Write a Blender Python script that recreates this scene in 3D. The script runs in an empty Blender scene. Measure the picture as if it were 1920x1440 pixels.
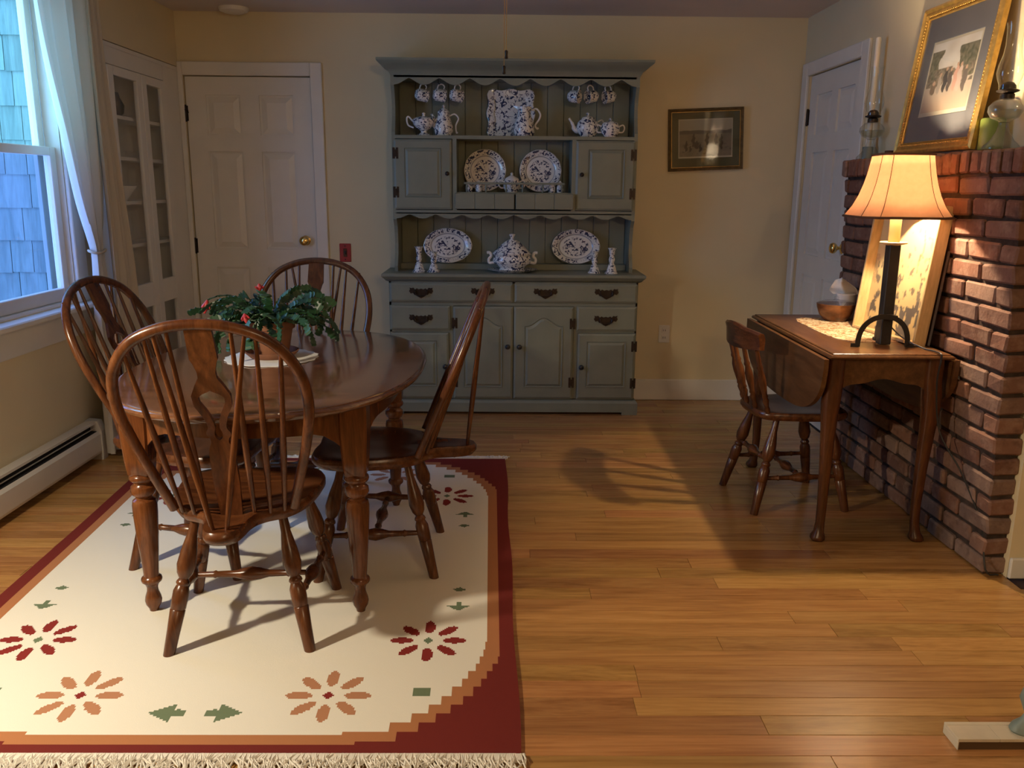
import bpy, bmesh, math, random
import numpy as np
from mathutils import Vector, Matrix, noise as mnoise
random.seed(7)
C = bpy.context.scene.collection
R = math.radians
PI = math.pi

# ------------------------------------------------------------------ camera, world, lights, exposure
sc = bpy.context.scene
FPX, CAMH = 1600.0, 1.37
PITCH, YAW, ROLL = R(13.0), R(-0.7), R(0.5)
def cam_axes():
    cp, sp, cy, sy = math.cos(PITCH), math.sin(PITCH), math.cos(YAW), math.sin(YAW)
    Zr = Matrix(((cy, -sy, 0), (sy, cy, 0), (0, 0, 1)))
    fw, up, rt = Zr @ Vector((0, cp, -sp)), Zr @ Vector((0, sp, cp)), Zr @ Vector((1, 0, 0))
    c, s = math.cos(ROLL), math.sin(ROLL)
    return c*rt + s*up, c*up - s*rt, fw
_rt, _up, _fw = cam_axes()
cd = bpy.data.cameras.new('camera'); cam = bpy.data.objects.new('camera', cd); C.objects.link(cam)
cd.sensor_fit = 'HORIZONTAL'; cd.sensor_width = 36.0; cd.lens = FPX/1920*36.0; cd.clip_start = 0.02
cam.matrix_world = Matrix(((_rt.x, _up.x, -_fw.x, 0), (_rt.y, _up.y, -_fw.y, 0), (_rt.z, _up.z, -_fw.z, CAMH), (0, 0, 0, 1)))
sc.camera = cam
vs = sc.view_settings
sc.display_settings.display_device = 'sRGB'
vs.view_transform = 'Standard'; vs.look = 'None'; vs.gamma = 1.0; vs.use_curve_mapping = False
vs.exposure = 0.0

w = bpy.data.worlds.new('dusk_sky'); sc.world = w; w.use_nodes = True
bg = w.node_tree.nodes['Background']
bg.inputs[0].default_value = (0.33, 0.56, 1.0, 1); bg.inputs[1].default_value = 8.5

def lamp(name, typ, loc, energy, col, size=0.1, rot=None, **kw):
    l = bpy.data.lights.new(name, typ); l.energy = energy; l.color = col
    o = bpy.data.objects.new(name, l); C.objects.link(o); o.location = loc
    if typ in ('POINT', 'SPOT'): l.shadow_soft_size = size
    for k, v in kw.items(): setattr(l, k, v)
    if rot: o.rotation_euler = rot
    return o
# lamp standing out of frame by the left wall, ceiling lamp behind the camera, daylight portal in the window
sl = lamp('side_lamp_light', 'SPOT', (-1.86, 1.60, 1.42), 150.0, (1.0, 0.86, 0.64), 0.045, spot_size=R(118), spot_blend=0.55)
sl.rotation_euler = Vector((0.80, 0.42, -1.42)).to_track_quat('-Z', 'Y').to_euler()
lamp('ceiling_lamp_light', 'POINT', (0.9, -0.9, 2.1), 41.0, (1.0, 0.78, 0.50), 0.10)
lamp('table_lamp_bulb_light', 'POINT', (1.522, 3.345, 1.428), 51.0, (1.0, 0.77, 0.49), 0.020)
pt = lamp('window_portal', 'AREA', (-2.19, 3.62, 1.5), 1.0, (1, 1, 1), shape='RECTANGLE', size=1.1)
pt.data.size = 1.45; pt.data.size_y = 1.06; pt.rotation_euler = (0, R(-90), 0)
pt.data.cycles.is_portal = True

# ------------------------------------------------------------------ helpers
def at(u, v, y):
    """point of the photograph's ray (u, v) on the plane at depth y"""
    d = _rt*((u-960)/FPX) - _up*((v-720)/FPX) + _fw
    t = y/d.y
    return Vector((d.x*t, y, CAMH + d.z*t))

class MB:
    def __init__(s): s.v, s.f, s.m = [], [], []
    def add(s, vs_, fs, M=None, mi=0):
        o = len(s.v)
        s.v += [tuple(M @ Vector(p)) if M is not None else tuple(p) for p in vs_]
        s.f += [tuple(i+o for i in f) for f in fs]; s.m += [mi]*len(fs)
        return s
    def box(s, x0, x1, y0, y1, z0, z1, M=None, mi=0):
        vs_ = [(x0,y0,z0),(x1,y0,z0),(x1,y1,z0),(x0,y1,z0),(x0,y0,z1),(x1,y0,z1),(x1,y1,z1),(x0,y1,z1)]
        return s.add(vs_, [(0,3,2,1),(4,5,6,7),(0,1,5,4),(1,2,6,5),(2,3,7,6),(3,0,4,7)], M, mi)
    def cbox(s, x0, x1, y0, y1, z0, z1, c=0.003, M=None, mi=0, jit=0):
        """box with every edge chamfered (44 triangles)"""
        X, Y, Z = (x0, x1), (y0, y1), (z0, z1)
        vs_, idx = [], {}
        for i in (0,1):
            for j in (0,1):
                for k in (0,1):
                    sx, sy, sz = (c if i==0 else -c), (c if j==0 else -c), (c if k==0 else -c)
                    r = lambda: random.uniform(-jit, jit)
                    b = Vector((X[i]+r(), Y[j]+r(), Z[k]+r()))
                    idx[i,j,k,0] = len(vs_); vs_.append(b+Vector((0, sy, sz)))
                    idx[i,j,k,1] = len(vs_); vs_.append(b+Vector((sx, 0, sz)))
                    idx[i,j,k,2] = len(vs_); vs_.append(b+Vector((sx, sy, 0)))
        fs = []
        for i in (0,1):
            q = [idx[i,0,0,0], idx[i,1,0,0], idx[i,1,1,0], idx[i,0,1,0]]; fs.append(q if i else q[::-1])
            q = [idx[0,i,0,1], idx[0,i,1,1], idx[1,i,1,1], idx[1,i,0,1]]; fs.append(q if i else q[::-1])
            q = [idx[0,0,i,2], idx[1,0,i,2], idx[1,1,i,2], idx[0,1,i,2]]; fs.append(q if i else q[::-1])
        for a in (0,1):
            for b in (0,1):
                fs.append([idx[a,b,0,0], idx[a,b,0,1], idx[a,b,1,1], idx[a,b,1,0]])
                fs.append([idx[a,0,b,0], idx[a,0,b,2], idx[a,1,b,2], idx[a,1,b,0]])
                fs.append([idx[0,a,b,1], idx[0,a,b,2], idx[1,a,b,2], idx[1,a,b,1]])
                for k in (0,1): fs.append([idx[a,b,k,0], idx[a,b,k,1], idx[a,b,k,2]])
        return s.add(vs_, fs, M, mi)
    def lathe(s, prof, M=None, n=20, mi=0, cap=True, sx=1, sy=1):
        """prof: (radius, z) from bottom to top"""
        vs_, fs = [], []
        for r, z in prof:
            for k in range(n):
                a = 2*PI*k/n; vs_.append((r*math.cos(a)*sx, r*math.sin(a)*sy, z))
        for i in range(len(prof)-1):
            for k in range(n):
                k2 = (k+1) % n; fs.append((i*n+k, i*n+k2, (i+1)*n+k2, (i+1)*n+k))
        if cap:
            fs.append(tuple(range(n))[::-1]); L = (len(prof)-1)*n; fs.append(tuple(L+k for k in range(n)))
        return s.add(vs_, fs, M, mi)
    def turned(s, a, b, prof, n=14, mi=0):
        """turned member from a to b; prof: (t, radius)"""
        a, b = Vector(a), Vector(b); d = b-a; L = d.length
        M = Matrix.Translation(a) @ d.to_track_quat('Z', 'Y').to_matrix().to_4x4()
        return s.lathe([(r, t*L) for t, r in prof], M, n, mi)
    def tube(s, pts, r, n=8, mi=0, closed=False, flat=1.0, up=None):
        pts = [Vector(p) for p in pts]; N = len(pts); rs = r if isinstance(r, (list, tuple)) else [r]*N
        vs_, fs = [], []; prev = None
        for i, p in enumerate(pts):
            if closed: t = pts[(i+1) % N]-pts[i-1]
            else: t = pts[min(i+1, N-1)]-pts[max(i-1, 0)]
            t.normalize()
            if up is not None: nx = Vector(up).cross(t)
            elif prev is None: nx = t.orthogonal()
            else: nx = prev - t*prev.dot(t)
            nx.normalize(); prev = nx; ny = t.cross(nx)
            for k in range(n):
                a = 2*PI*(k+0.5)/n; vs_.append(p + nx*(rs[i]*math.cos(a)) + ny*(rs[i]*flat*math.sin(a)))
        M_ = N if closed else N-1
        for i in range(M_):
            i2 = (i+1) % N
            for k in range(n):
                k2 = (k+1) % n; fs.append((i*n+k, i*n+k2, i2*n+k2, i2*n+k))
        if not closed:
            fs.append(tuple(range(n))[::-1]); L = (N-1)*n; fs.append(tuple(L+k for k in range(n)))
        return s.add(vs_, fs, None, mi)
    def prism(s, poly, h0, h1, M=None, mi=0):
        """poly in xy, extruded z h0..h1"""
        n = len(poly)
        vs_ = [(x, y, h0) for x, y in poly] + [(x, y, h1) for x, y in poly]
        fs = [tuple(range(n))[::-1], tuple(n+k for k in range(n))]
        for k in range(n):
            k2 = (k+1) % n; fs.append((k, k2, n+k2, n+k))
        return s.add(vs_, fs, M, mi)
    def rings(s, rings, cap0=True, cap1=True, M=None, mi=0, closed=True):
        n = len(rings[0]); vs_ = [p for r in rings for p in r]; fs = []
        for i in range(len(rings)-1):
            for k in range(n if closed else n-1):
                k2 = (k+1) % n; fs.append((i*n+k, i*n+k2, (i+1)*n+k2, (i+1)*n+k))
        if cap0: fs.append(tuple(range(n))[::-1])
        if cap1: L = (len(rings)-1)*n; fs.append(tuple(L+k for k in range(n)))
        return s.add(vs_, fs, M, mi)
    def grid(s, nx, ny, fn, mi=0):
        vs_ = [fn(i/nx, j/ny) for j in range(ny+1) for i in range(nx+1)]
        fs = [(j*(nx+1)+i, j*(nx+1)+i+1, (j+1)*(nx+1)+i+1, (j+1)*(nx+1)+i) for j in range(ny) for i in range(nx)]
        return s.add(vs_, fs, None, mi)
    def mesh(s, name, mats, smooth=None, recalc=True):
        me = bpy.data.meshes.new(name); me.from_pydata(s.v, [], s.f)
        for m in (mats if isinstance(mats, (list, tuple)) else [mats]): me.materials.append(m)
        me.polygons.foreach_set('material_index', s.m)
        if recalc:
            bm = bmesh.new(); bm.from_mesh(me); bmesh.ops.recalc_face_normals(bm, faces=bm.faces); bm.to_mesh(me); bm.free()
        if smooth:
            me.shade_smooth(); me.set_sharp_from_angle(angle=R(smooth))
        me.update()
        return me
    def build(s, name, mats, parent=None, smooth=None, label=None, kind=None):
        o = bpy.data.objects.new(name, s.mesh(name, mats, smooth)); C.objects.link(o)
        if parent is not None: o.parent = parent
        if label: o['label'] = label
        if kind: o['kind'] = kind
        return o

def tag(o, label, cat, group=None):
    o['label'] = label; o['category'] = cat
    if group: o['group'] = group
    return o
def thing(name, label, cat, loc=(0,0,0), rz=0, group=None):
    o = bpy.data.objects.new(name, None); o.empty_display_size = 0.05; C.objects.link(o)
    o.location = loc; o.rotation_euler = (0, 0, rz)
    return tag(o, label, cat, group)
def struct(o): o['kind'] = 'structure'; return o
def kids(o): return [c for c in bpy.data.objects if c.parent == o]
def copy_tree(o, parent=None):
    c = o.copy(); C.objects.link(c); c.parent = parent
    for ch in kids(o): copy_tree(ch, c)
    return c
def dup(o, loc, rz, label, group=None):
    c = copy_tree(o); c.location = loc; c.rotation_euler = (0, 0, rz); c['label'] = label
    if group: c['group'] = group
    return c
def smoothpts(pts, sub=6, closed=False):
    """Catmull-Rom through the points"""
    P = [Vector(p) for p in pts]; N = len(P); out = []
    for i in range(N if closed else N-1):
        p0 = P[(i-1) % N] if closed or i > 0 else 2*P[0]-P[1]
        p1, p2 = P[i], P[(i+1) % N]
        p3 = P[(i+2) % N] if closed or i+2 < N else 2*P[-1]-P[-2]
        for k in range(sub):
            t = k/sub
            out.append(0.5*((2*p1)+(p2-p0)*t+(2*p0-5*p1+4*p2-p3)*t*t+(3*p1-p0-3*p2+p3)*t**3))
    if not closed: out.append(P[-1])
    return out
def lerp_tab(tab, t):
    for (a, b), (c, d) in zip(tab, tab[1:]):
        if t <= c:
            k = (t-a)/(c-a) if c > a else 0
            k = k*k*(3-2*k); return b+(d-b)*k
    return tab[-1][1]

# ------------------------------------------------------------------ materials
def new_mat(name):
    m = bpy.data.materials.new(name); m.use_nodes = True
    nt = m.node_tree; return m, nt, nt.nodes['Principled BSDF'], nt.nodes['Material Output']
def N(nt, typ, **inp):
    n = nt.nodes.new(typ)
    for k, v in inp.items():
        if k in n.inputs.keys(): n.inputs[k].default_value = v
        else: setattr(n, k, v)
    return n
def coords(nt, scale=(1,1,1), space='Object', rnd=False):
    tc = N(nt, 'ShaderNodeTexCoord'); mp = N(nt, 'ShaderNodeMapping'); mp.inputs['Scale'].default_value = scale
    nt.links.new(tc.outputs[space], mp.inputs['Vector'])
    if rnd:
        oi = N(nt, 'ShaderNodeObjectInfo'); ml = N(nt, 'ShaderNodeMath', operation='MULTIPLY'); ml.inputs[1].default_value = 37.0
        nt.links.new(oi.outputs['Random'], ml.inputs[0]); nt.links.new(ml.outputs[0], mp.inputs['Location'])
    return mp.outputs[0]
def ramp(nt, fac, stops):
    r = N(nt, 'ShaderNodeValToRGB'); e = r.color_ramp.elements
    while len(e) < len(stops): e.new(0.5)
    for el, (p, c) in zip(e, stops): el.position = p; el.color = (*c, 1)
    nt.links.new(fac, r.inputs[0]); return r.outputs[0]
def bump(nt, bs, h, strength, dist=0.002):
    b = N(nt, 'ShaderNodeBump'); b.inputs['Strength'].default_value = strength; b.inputs['Distance'].default_value = dist
    nt.links.new(h, b.inputs['Height']); nt.links.new(b.outputs[0], bs.inputs['Normal'])
def paint(name, col, rough=0.5, var=0.06, scale=6.0, bmp=0.0, bscale=120, metal=0.0, spec=0.5):
    m, nt, bs, out = new_mat(name)
    n = N(nt, 'ShaderNodeTexNoise', Scale=scale, Detail=4.0); nt.links.new(coords(nt), n.inputs['Vector'])
    lo = tuple(c*(1-var) for c in col); hi = tuple(min(1, c*(1+var)) for c in col)
    nt.links.new(ramp(nt, n.outputs['Fac'], [(0.35, lo), (0.65, hi)]), bs.inputs['Base Color'])
    bs.inputs['Roughness'].default_value = rough; bs.inputs['Metallic'].default_value = metal
    bs.inputs['Specular IOR Level'].default_value = spec
    if bmp:
        n2 = N(nt, 'ShaderNodeTexNoise', Scale=bscale, Detail=3.0); nt.links.new(coords(nt), n2.inputs['Vector'])
        bump(nt, bs, n2.outputs['Fac'], bmp)
    return m
def wood(name, dark, mid, light, axis=(6, 60, 60), rough=0.3, rnd=False, rvar=0.0, coat=0.0, spec=0.5):
    """grain stretched along the axis with the small scale"""
    m, nt, bs, out = new_mat(name)
    v = coords(nt, axis, rnd=rnd)
    n = N(nt, 'ShaderNodeTexNoise', Scale=1.0, Detail=6.0, Roughness=0.62, Distortion=0.6); nt.links.new(v, n.inputs['Vector'])
    c = ramp(nt, n.outputs['Fac'], [(0.28, dark), (0.5, mid), (0.74, light)])
    v2 = coords(nt, tuple(a*4.5 for a in axis), rnd=rnd)
    n2 = N(nt, 'ShaderNodeTexNoise', Scale=1.0, Detail=3.0); nt.links.new(v2, n2.inputs['Vector'])
    mx = N(nt, 'ShaderNodeMixRGB', blend_type='MULTIPLY'); mx.inputs[0].default_value = 0.35
    nt.links.new(c, mx.inputs[1]); nt.links.new(ramp(nt, n2.outputs['Fac'], [(0.3, (0.55,0.5,0.45)), (0.6, (1,1,1))]), mx.inputs[2])
    col = mx.outputs[0]
    if rvar:
        oi = N(nt, 'ShaderNodeObjectInfo')
        hs = N(nt, 'ShaderNodeHueSaturation')
        mr = N(nt, 'ShaderNodeMapRange'); mr.inputs[3].default_value = 1-rvar; mr.inputs[4].default_value = 1+rvar
        nt.links.new(oi.outputs['Random'], mr.inputs[0]); nt.links.new(mr.outputs[0], hs.inputs['Value'])
        mh = N(nt, 'ShaderNodeMath', operation='MULTIPLY'); mh.inputs[1].default_value = 7.31
        fr = N(nt, 'ShaderNodeMath', operation='FRACT'); nt.links.new(oi.outputs['Random'], mh.inputs[0]); nt.links.new(mh.outputs[0], fr.inputs[0])
        mr2 = N(nt, 'ShaderNodeMapRange'); mr2.inputs[3].default_value = 0.49; mr2.inputs[4].default_value = 0.51
        nt.links.new(fr.outputs[0], mr2.inputs[0]); nt.links.new(mr2.outputs[0], hs.inputs['Hue'])
        nt.links.new(col, hs.inputs['Color']); col = hs.outputs[0]
    nt.links.new(col, bs.inputs['Base Color'])
    bs.inputs['Roughness'].default_value = rough; bs.inputs['Coat Weight'].default_value = coat; bs.inputs['Coat Roughness'].default_value = 0.12
    bs.inputs['Specular IOR Level'].default_value = spec
    bump(nt, bs, n.outputs['Fac'], 0.08, 0.001)
    return m
def glass(name, tint=(1,1,1), refl=1.0):
    """thin clear pane: transparent with fresnel reflection"""
    m, nt, bs, out = new_mat(name); nt.nodes.remove(bs)
    tr = N(nt, 'ShaderNodeBsdfTransparent', Color=(*tint, 1)); gl = N(nt, 'ShaderNodeBsdfGlossy', Roughness=0.03)
    lw = N(nt, 'ShaderNodeLayerWeight', Blend=0.5); mx = N(nt, 'ShaderNodeMixShader')
    pw = N(nt, 'ShaderNodeMath', operation='POWER'); pw.inputs[1].default_value = 5.0; nt.links.new(lw.outputs['Facing'], pw.inputs[0])
    ml = N(nt, 'ShaderNodeMath', operation='MULTIPLY_ADD'); ml.inputs[1].default_value = 0.9*refl; ml.inputs[2].default_value = 0.035*refl
    nt.links.new(pw.outputs[0], ml.inputs[0]); nt.links.new(ml.outputs[0], mx.inputs[0])
    nt.links.new(tr.outputs[0], mx.inputs[1]); nt.links.new(gl.outputs[0], mx.inputs[2]); nt.links.new(mx.outputs[0], out.inputs[0])
    return m
def cloth(name, col, trans=0.3, rough=0.9, bscale=300):
    m, nt, bs, out = new_mat(name)
    bs.inputs['Base Color'].default_value = (*col, 1); bs.inputs['Roughness'].default_value = rough; bs.inputs['Specular IOR Level'].default_value = 0.1
    n = N(nt, 'ShaderNodeTexNoise', Scale=bscale, Detail=2.0); nt.links.new(coords(nt), n.inputs['Vector'])
    bump(nt, bs, n.outputs['Fac'], 0.15)
    if trans:
        tl = N(nt, 'ShaderNodeBsdfTranslucent', Color=(*col, 1)); mx = N(nt, 'ShaderNodeMixShader'); mx.inputs[0].default_value = trans
        nt.links.new(bs.outputs[0], mx.inputs[1]); nt.links.new(tl.outputs[0], mx.inputs[2]); nt.links.new(mx.outputs[0], out.inputs[0])
    return m
def vcol(name, rough=0.7, coat=0.0):
    m, nt, bs, out = new_mat(name)
    a = N(nt, 'ShaderNodeVertexColor', layer_name='print'); nt.links.new(a.outputs[0], bs.inputs['Base Color'])
    bs.inputs['Roughness'].default_value = rough; bs.inputs['Coat Weight'].default_value = coat
    return m
def china(name, scale=40.0, thr=0.53, plate=None, aspect=1.0):
    """white glazed china with blue floral print; plate = radius: printed rim band, ring and bouquet"""
    m, nt, bs, out = new_mat(name)
    v = coords(nt)
    n = N(nt, 'ShaderNodeTexNoise', Scale=scale, Detail=2.5, Roughness=0.6, Distortion=1.2); nt.links.new(v, n.inputs['Vector'])
    vo = N(nt, 'ShaderNodeTexVoronoi', Scale=scale*0.9); nt.links.new(v, vo.inputs['Vector'])
    ad = N(nt, 'ShaderNodeMath', operation='SUBTRACT'); nt.links.new(n.outputs['Fac'], ad.inputs[0])
    mv = N(nt, 'ShaderNodeMath', operation='MULTIPLY'); mv.inputs[1].default_value = 0.16
    nt.links.new(vo.outputs['Distance'], mv.inputs[0]); nt.links.new(mv.outputs[0], ad.inputs[1])
    mr = N(nt, 'ShaderNodeMapRange'); mr.inputs[1].default_value = thr-0.10; mr.inputs[2].default_value = thr-0.06
    nt.links.new(ad.outputs[0], mr.inputs[0]); fac = mr.outputs[0]
    if plate:
        sp = N(nt, 'ShaderNodeSeparateXYZ'); nt.links.new(v, sp.inputs[0])
        ax = N(nt, 'ShaderNodeMath', operation='DIVIDE'); ax.inputs[1].default_value = aspect; nt.links.new(sp.outputs['X'], ax.inputs[0])
        cb = N(nt, 'ShaderNodeCombineXYZ'); nt.links.new(ax.outputs[0], cb.inputs[0]); nt.links.new(sp.outputs['Y'], cb.inputs[1])
        ln = N(nt, 'ShaderNodeVectorMath', operation='LENGTH'); nt.links.new(cb.outputs[0], ln.inputs[0])
        dv = N(nt, 'ShaderNodeMath', operation='DIVIDE'); dv.inputs[1].default_value = plate; nt.links.new(ln.outputs['Value'], dv.inputs[0])
        band = ramp(nt, dv.outputs[0], [(0.0, (1,1,1)), (0.50, (1,1,1)), (0.56, (0,0,0)), (0.73, (0,0,0)), (0.77, (1,1,1)), (0.95, (1,1,1)), (0.98, (0.1,)*3)])
        mm = N(nt, 'ShaderNodeMath', operation='MULTIPLY'); nt.links.new(fac, mm.inputs[0]); nt.links.new(band, mm.inputs[1]); fac = mm.outputs[0]
        ring = ramp(nt, dv.outputs[0], [(0.0, (0,0,0)), (0.665, (0,0,0)), (0.68, (0.6,)*3), (0.70, (0.6,)*3), (0.715, (0,0,0))])
        mx = N(nt, 'ShaderNodeMath', operation='MAXIMUM'); nt.links.new(fac, mx.inputs[0]); nt.links.new(ring, mx.inputs[1]); fac = mx.outputs[0]
    mc = N(nt, 'ShaderNodeMixRGB'); mc.inputs[1].default_value = (0.78, 0.77, 0.74, 1); mc.inputs[2].default_value = (0.035, 0.045, 0.105, 1)
    nt.links.new(fac, mc.inputs[0]); nt.links.new(mc.outputs[0], bs.inputs['Base Color'])
    bs.inputs['Roughness'].default_value = 0.12
    return m

M = {}
M['wall'] = paint('cream_wall_paint', (0.70, 0.60, 0.39), 0.75, 0.03, 2.0, 0.05, 200, spec=0.2)
M['ceiling'] = paint('ceiling_paint', (0.66, 0.58, 0.52), 0.85, 0.03, 2.0, 0.05, 150, spec=0.2)
M['trim'] = paint('white_trim_paint', (0.74, 0.71, 0.64), 0.38, 0.03, 5.0)
M['heater'] = paint('heater_enamel', (0.72, 0.68, 0.60), 0.35, 0.04, 4.0)
M['black'] = paint('dark_recess', (0.015, 0.013, 0.012), 0.8, 0.1)
M['hutch'] = paint('grey_green_paint', (0.200, 0.215, 0.165), 0.45, 0.05, 8.0, 0.04, 160)
M['brass'] = paint('polished_brass', (0.80, 0.58, 0.22), 0.18, 0.05, 10, metal=1.0)
M['antique'] = paint('antique_dark_brass', (0.035, 0.024, 0.018), 0.42, 0.2, 40, metal=0.6)
M['iron'] = paint('wrought_iron', (0.018, 0.016, 0.015), 0.5, 0.2, 30, 0.15, 60)
M['knob'] = paint('dark_knob', (0.02, 0.02, 0.022), 0.3, 0.2, 20)
M['chair_x'] = wood('chair_wood_long_x', (0.040, 0.0115, 0.0045), (0.095, 0.030, 0.0095), (0.155, 0.055, 0.018), (4, 40, 40), 0.27, rnd=True)
M['chair'] = wood('chair_wood', (0.040, 0.0115, 0.0045), (0.095, 0.030, 0.0095), (0.155, 0.055, 0.018), (38, 38, 5), 0.27, rnd=True)
M['table'] = wood('table_wood', (0.080, 0.031, 0.015), (0.145, 0.061, 0.029), (0.205, 0.093, 0.045), (5, 34, 34), 0.13, coat=0.6)
M['leg'] = wood('table_leg_wood', (0.055, 0.016, 0.006), (0.125, 0.040, 0.012), (0.200, 0.072, 0.024), (38, 38, 5), 0.22)
M['dl'] = wood('drop_leaf_wood', (0.060, 0.024, 0.009), (0.115, 0.048, 0.017), (0.175, 0.080, 0.030), (30, 4, 30), 0.30)
M['oak'] = wood('oak_plank', (0.285, 0.130, 0.036), (0.410, 0.205, 0.064), (0.50, 0.270, 0.092), (2.2, 26, 26), 0.27, rnd=True, rvar=0.15, coat=0.15)
M['subfloor'] = paint('subfloor_dark', (0.07, 0.03, 0.012), 0.8, 0.1)
M['mortar'] = paint('dark_mortar', (0.055, 0.038, 0.030), 0.95, 0.25, 30, 0.5, 80, spec=0.1)
M['glass'] = glass('clear_glass')
M['pane_up'] = glass('green_tint_pane', (0.84, 1.0, 0.96)); M['pane_lo'] = glass('blue_tint_pane', (0.66, 0.72, 0.88))
M['curtain'] = cloth('sheer_curtain', (0.70, 0.66, 0.58), 0.20)
M['drape'] = cloth('beige_drape', (0.58, 0.50, 0.38), 0.12)
M['white_cloth'] = cloth('white_cotton', (0.86, 0.85, 0.82), 0.1)
def shade_mat():
    m, nt, bs, out = new_mat('parchment_lamp_shade'); bs.inputs['Base Color'].default_value = (0.40, 0.22, 0.13, 1); bs.inputs['Roughness'].default_value = 0.85
    n = N(nt, 'ShaderNodeTexNoise', Scale=60.0, Detail=4.0); nt.links.new(coords(nt), n.inputs['Vector'])
    tl = N(nt, 'ShaderNodeBsdfTranslucent'); nt.links.new(ramp(nt, n.outputs['Fac'], [(0.3, (0.84, 0.58, 0.41)), (0.7, (0.92, 0.66, 0.48))]), tl.inputs[0])
    mx = N(nt, 'ShaderNodeMixShader'); mx.inputs[0].default_value = 0.30
    nt.links.new(bs.outputs[0], mx.inputs[1]); nt.links.new(tl.outputs[0], mx.inputs[2]); nt.links.new(mx.outputs[0], out.inputs[0])
    return m
M['shade'] = shade_mat()
M['shade_trim'] = paint('brown_shade_trim', (0.11, 0.045, 0.02), 0.8, 0.1)
M['candle_sleeve'] = cloth('ivory_sleeve', (0.85, 0.74, 0.36), 0.25, 0.5)
M['wax_white'] = paint('white_wax', (0.82, 0.77, 0.66), 0.45, 0.02)
M['wax_green'] = paint('green_wax', (0.20, 0.27, 0.05), 0.5, 0.08)
M['terracotta'] = paint('terracotta', (0.22, 0.088, 0.042), 0.8, 0.12, 12, 0.1)
M['soil'] = paint('potting_soil', (0.03, 0.02, 0.014), 0.95, 0.4, 60, 0.8, 60)
M['cactus'] = paint('cactus_green', (0.016, 0.060, 0.022), 0.42, 0.35, 14)
M['stemwood'] = paint('cactus_stem', (0.06, 0.09, 0.03), 0.6, 0.2)
M['petal'] = paint('red_blossom', (0.45, 0.035, 0.04), 0.45, 0.15, 30)
M['redplate'] = paint('red_switch_plate', (0.35, 0.02, 0.012), 0.45, 0.1, 30)
M['gold'] = paint('gilt_frame', (0.55, 0.34, 0.09), 0.38, 0.15, 40, metal=0.7)
M['gold_dark'] = paint('aged_gilt_frame', (0.20, 0.135, 0.06), 0.40, 0.2, 40, metal=0.4)
M['mat_green'] = paint('olive_picture_mat', (0.105, 0.095, 0.045), 0.85, 0.05)
M['mat_blue'] = paint('blue_grey_picture_mat', (0.125, 0.125, 0.135), 0.85, 0.05)
M['print'] = vcol('printed_paper', 0.7)
M['tray_wood'] = wood('pale_tray_wood', (0.50, 0.33, 0.14), (0.62, 0.44, 0.21), (0.70, 0.52, 0.28), (20, 20, 4), 0.45)
M['board'] = wood('dark_board_wood', (0.030, 0.014, 0.007), (0.055, 0.026, 0.012), (0.08, 0.04, 0.02), (20, 20, 4), 0.5)
M['bowl'] = wood('bowl_wood', (0.055, 0.018, 0.006), (0.12, 0.043, 0.014), (0.20, 0.08, 0.028), (14, 14, 30), 0.3)
M['tile'] = paint('white_tile', (0.60, 0.53, 0.40), 0.6, 0.04, 20)
M['tile_edge'] = paint('brown_base', (0.10, 0.055, 0.022), 0.7, 0.1)
M['ornament'] = paint('grey_green_glaze', (0.19, 0.23, 0.20), 0.5, 0.1, 15)
M['slate'] = paint('dark_slate', (0.06, 0.05, 0.045), 0.6, 0.2, 20)
M['cream_rug'] = cloth('rug_cream', (0.74, 0.71, 0.62), 0, 0.95, 260)
M['red_rug'] = cloth('rug_red', (0.155, 0.024, 0.020), 0, 0.95, 260)
M['tan_rug'] = cloth('rug_tan', (0.40, 0.17, 0.075), 0, 0.95, 260)
M['crimson_rug'] = cloth('rug_crimson', (0.22, 0.028, 0.024), 0, 0.95, 260)
M['rust_rug'] = cloth('rug_rust', (0.42, 0.20, 0.11), 0, 0.95, 260)
M['green_rug'] = cloth('rug_green', (0.145, 0.19, 0.115), 0, 0.95, 260)
M['fringe'] = cloth('rug_fringe', (0.72, 0.68, 0.60), 0, 0.95, 260)
M['shingle'] = wood('shingle', (0.115, 0.17, 0.17), (0.155, 0.225, 0.225), (0.19, 0.27, 0.27), (30, 30, 2), 0.85, rnd=True, rvar=0.10, spec=0.1)
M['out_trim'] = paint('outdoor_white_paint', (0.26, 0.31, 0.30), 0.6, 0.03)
M['china'] = china('blue_white_china', 46, 0.55); M['china_fine'] = china('blue_white_china_fine', 62, 0.55); M['china_platter'] = china('blue_white_platter', 48, 0.55)
M['plate'] = china('blue_white_plate', 52, 0.525, plate=0.128); M['oval'] = china('blue_white_oval', 46, 0.525, plate=0.110, aspect=1.40)
M['white_china'] = paint('plain_white_china', (0.76, 0.74, 0.70), 0.15, 0.02)

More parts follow.
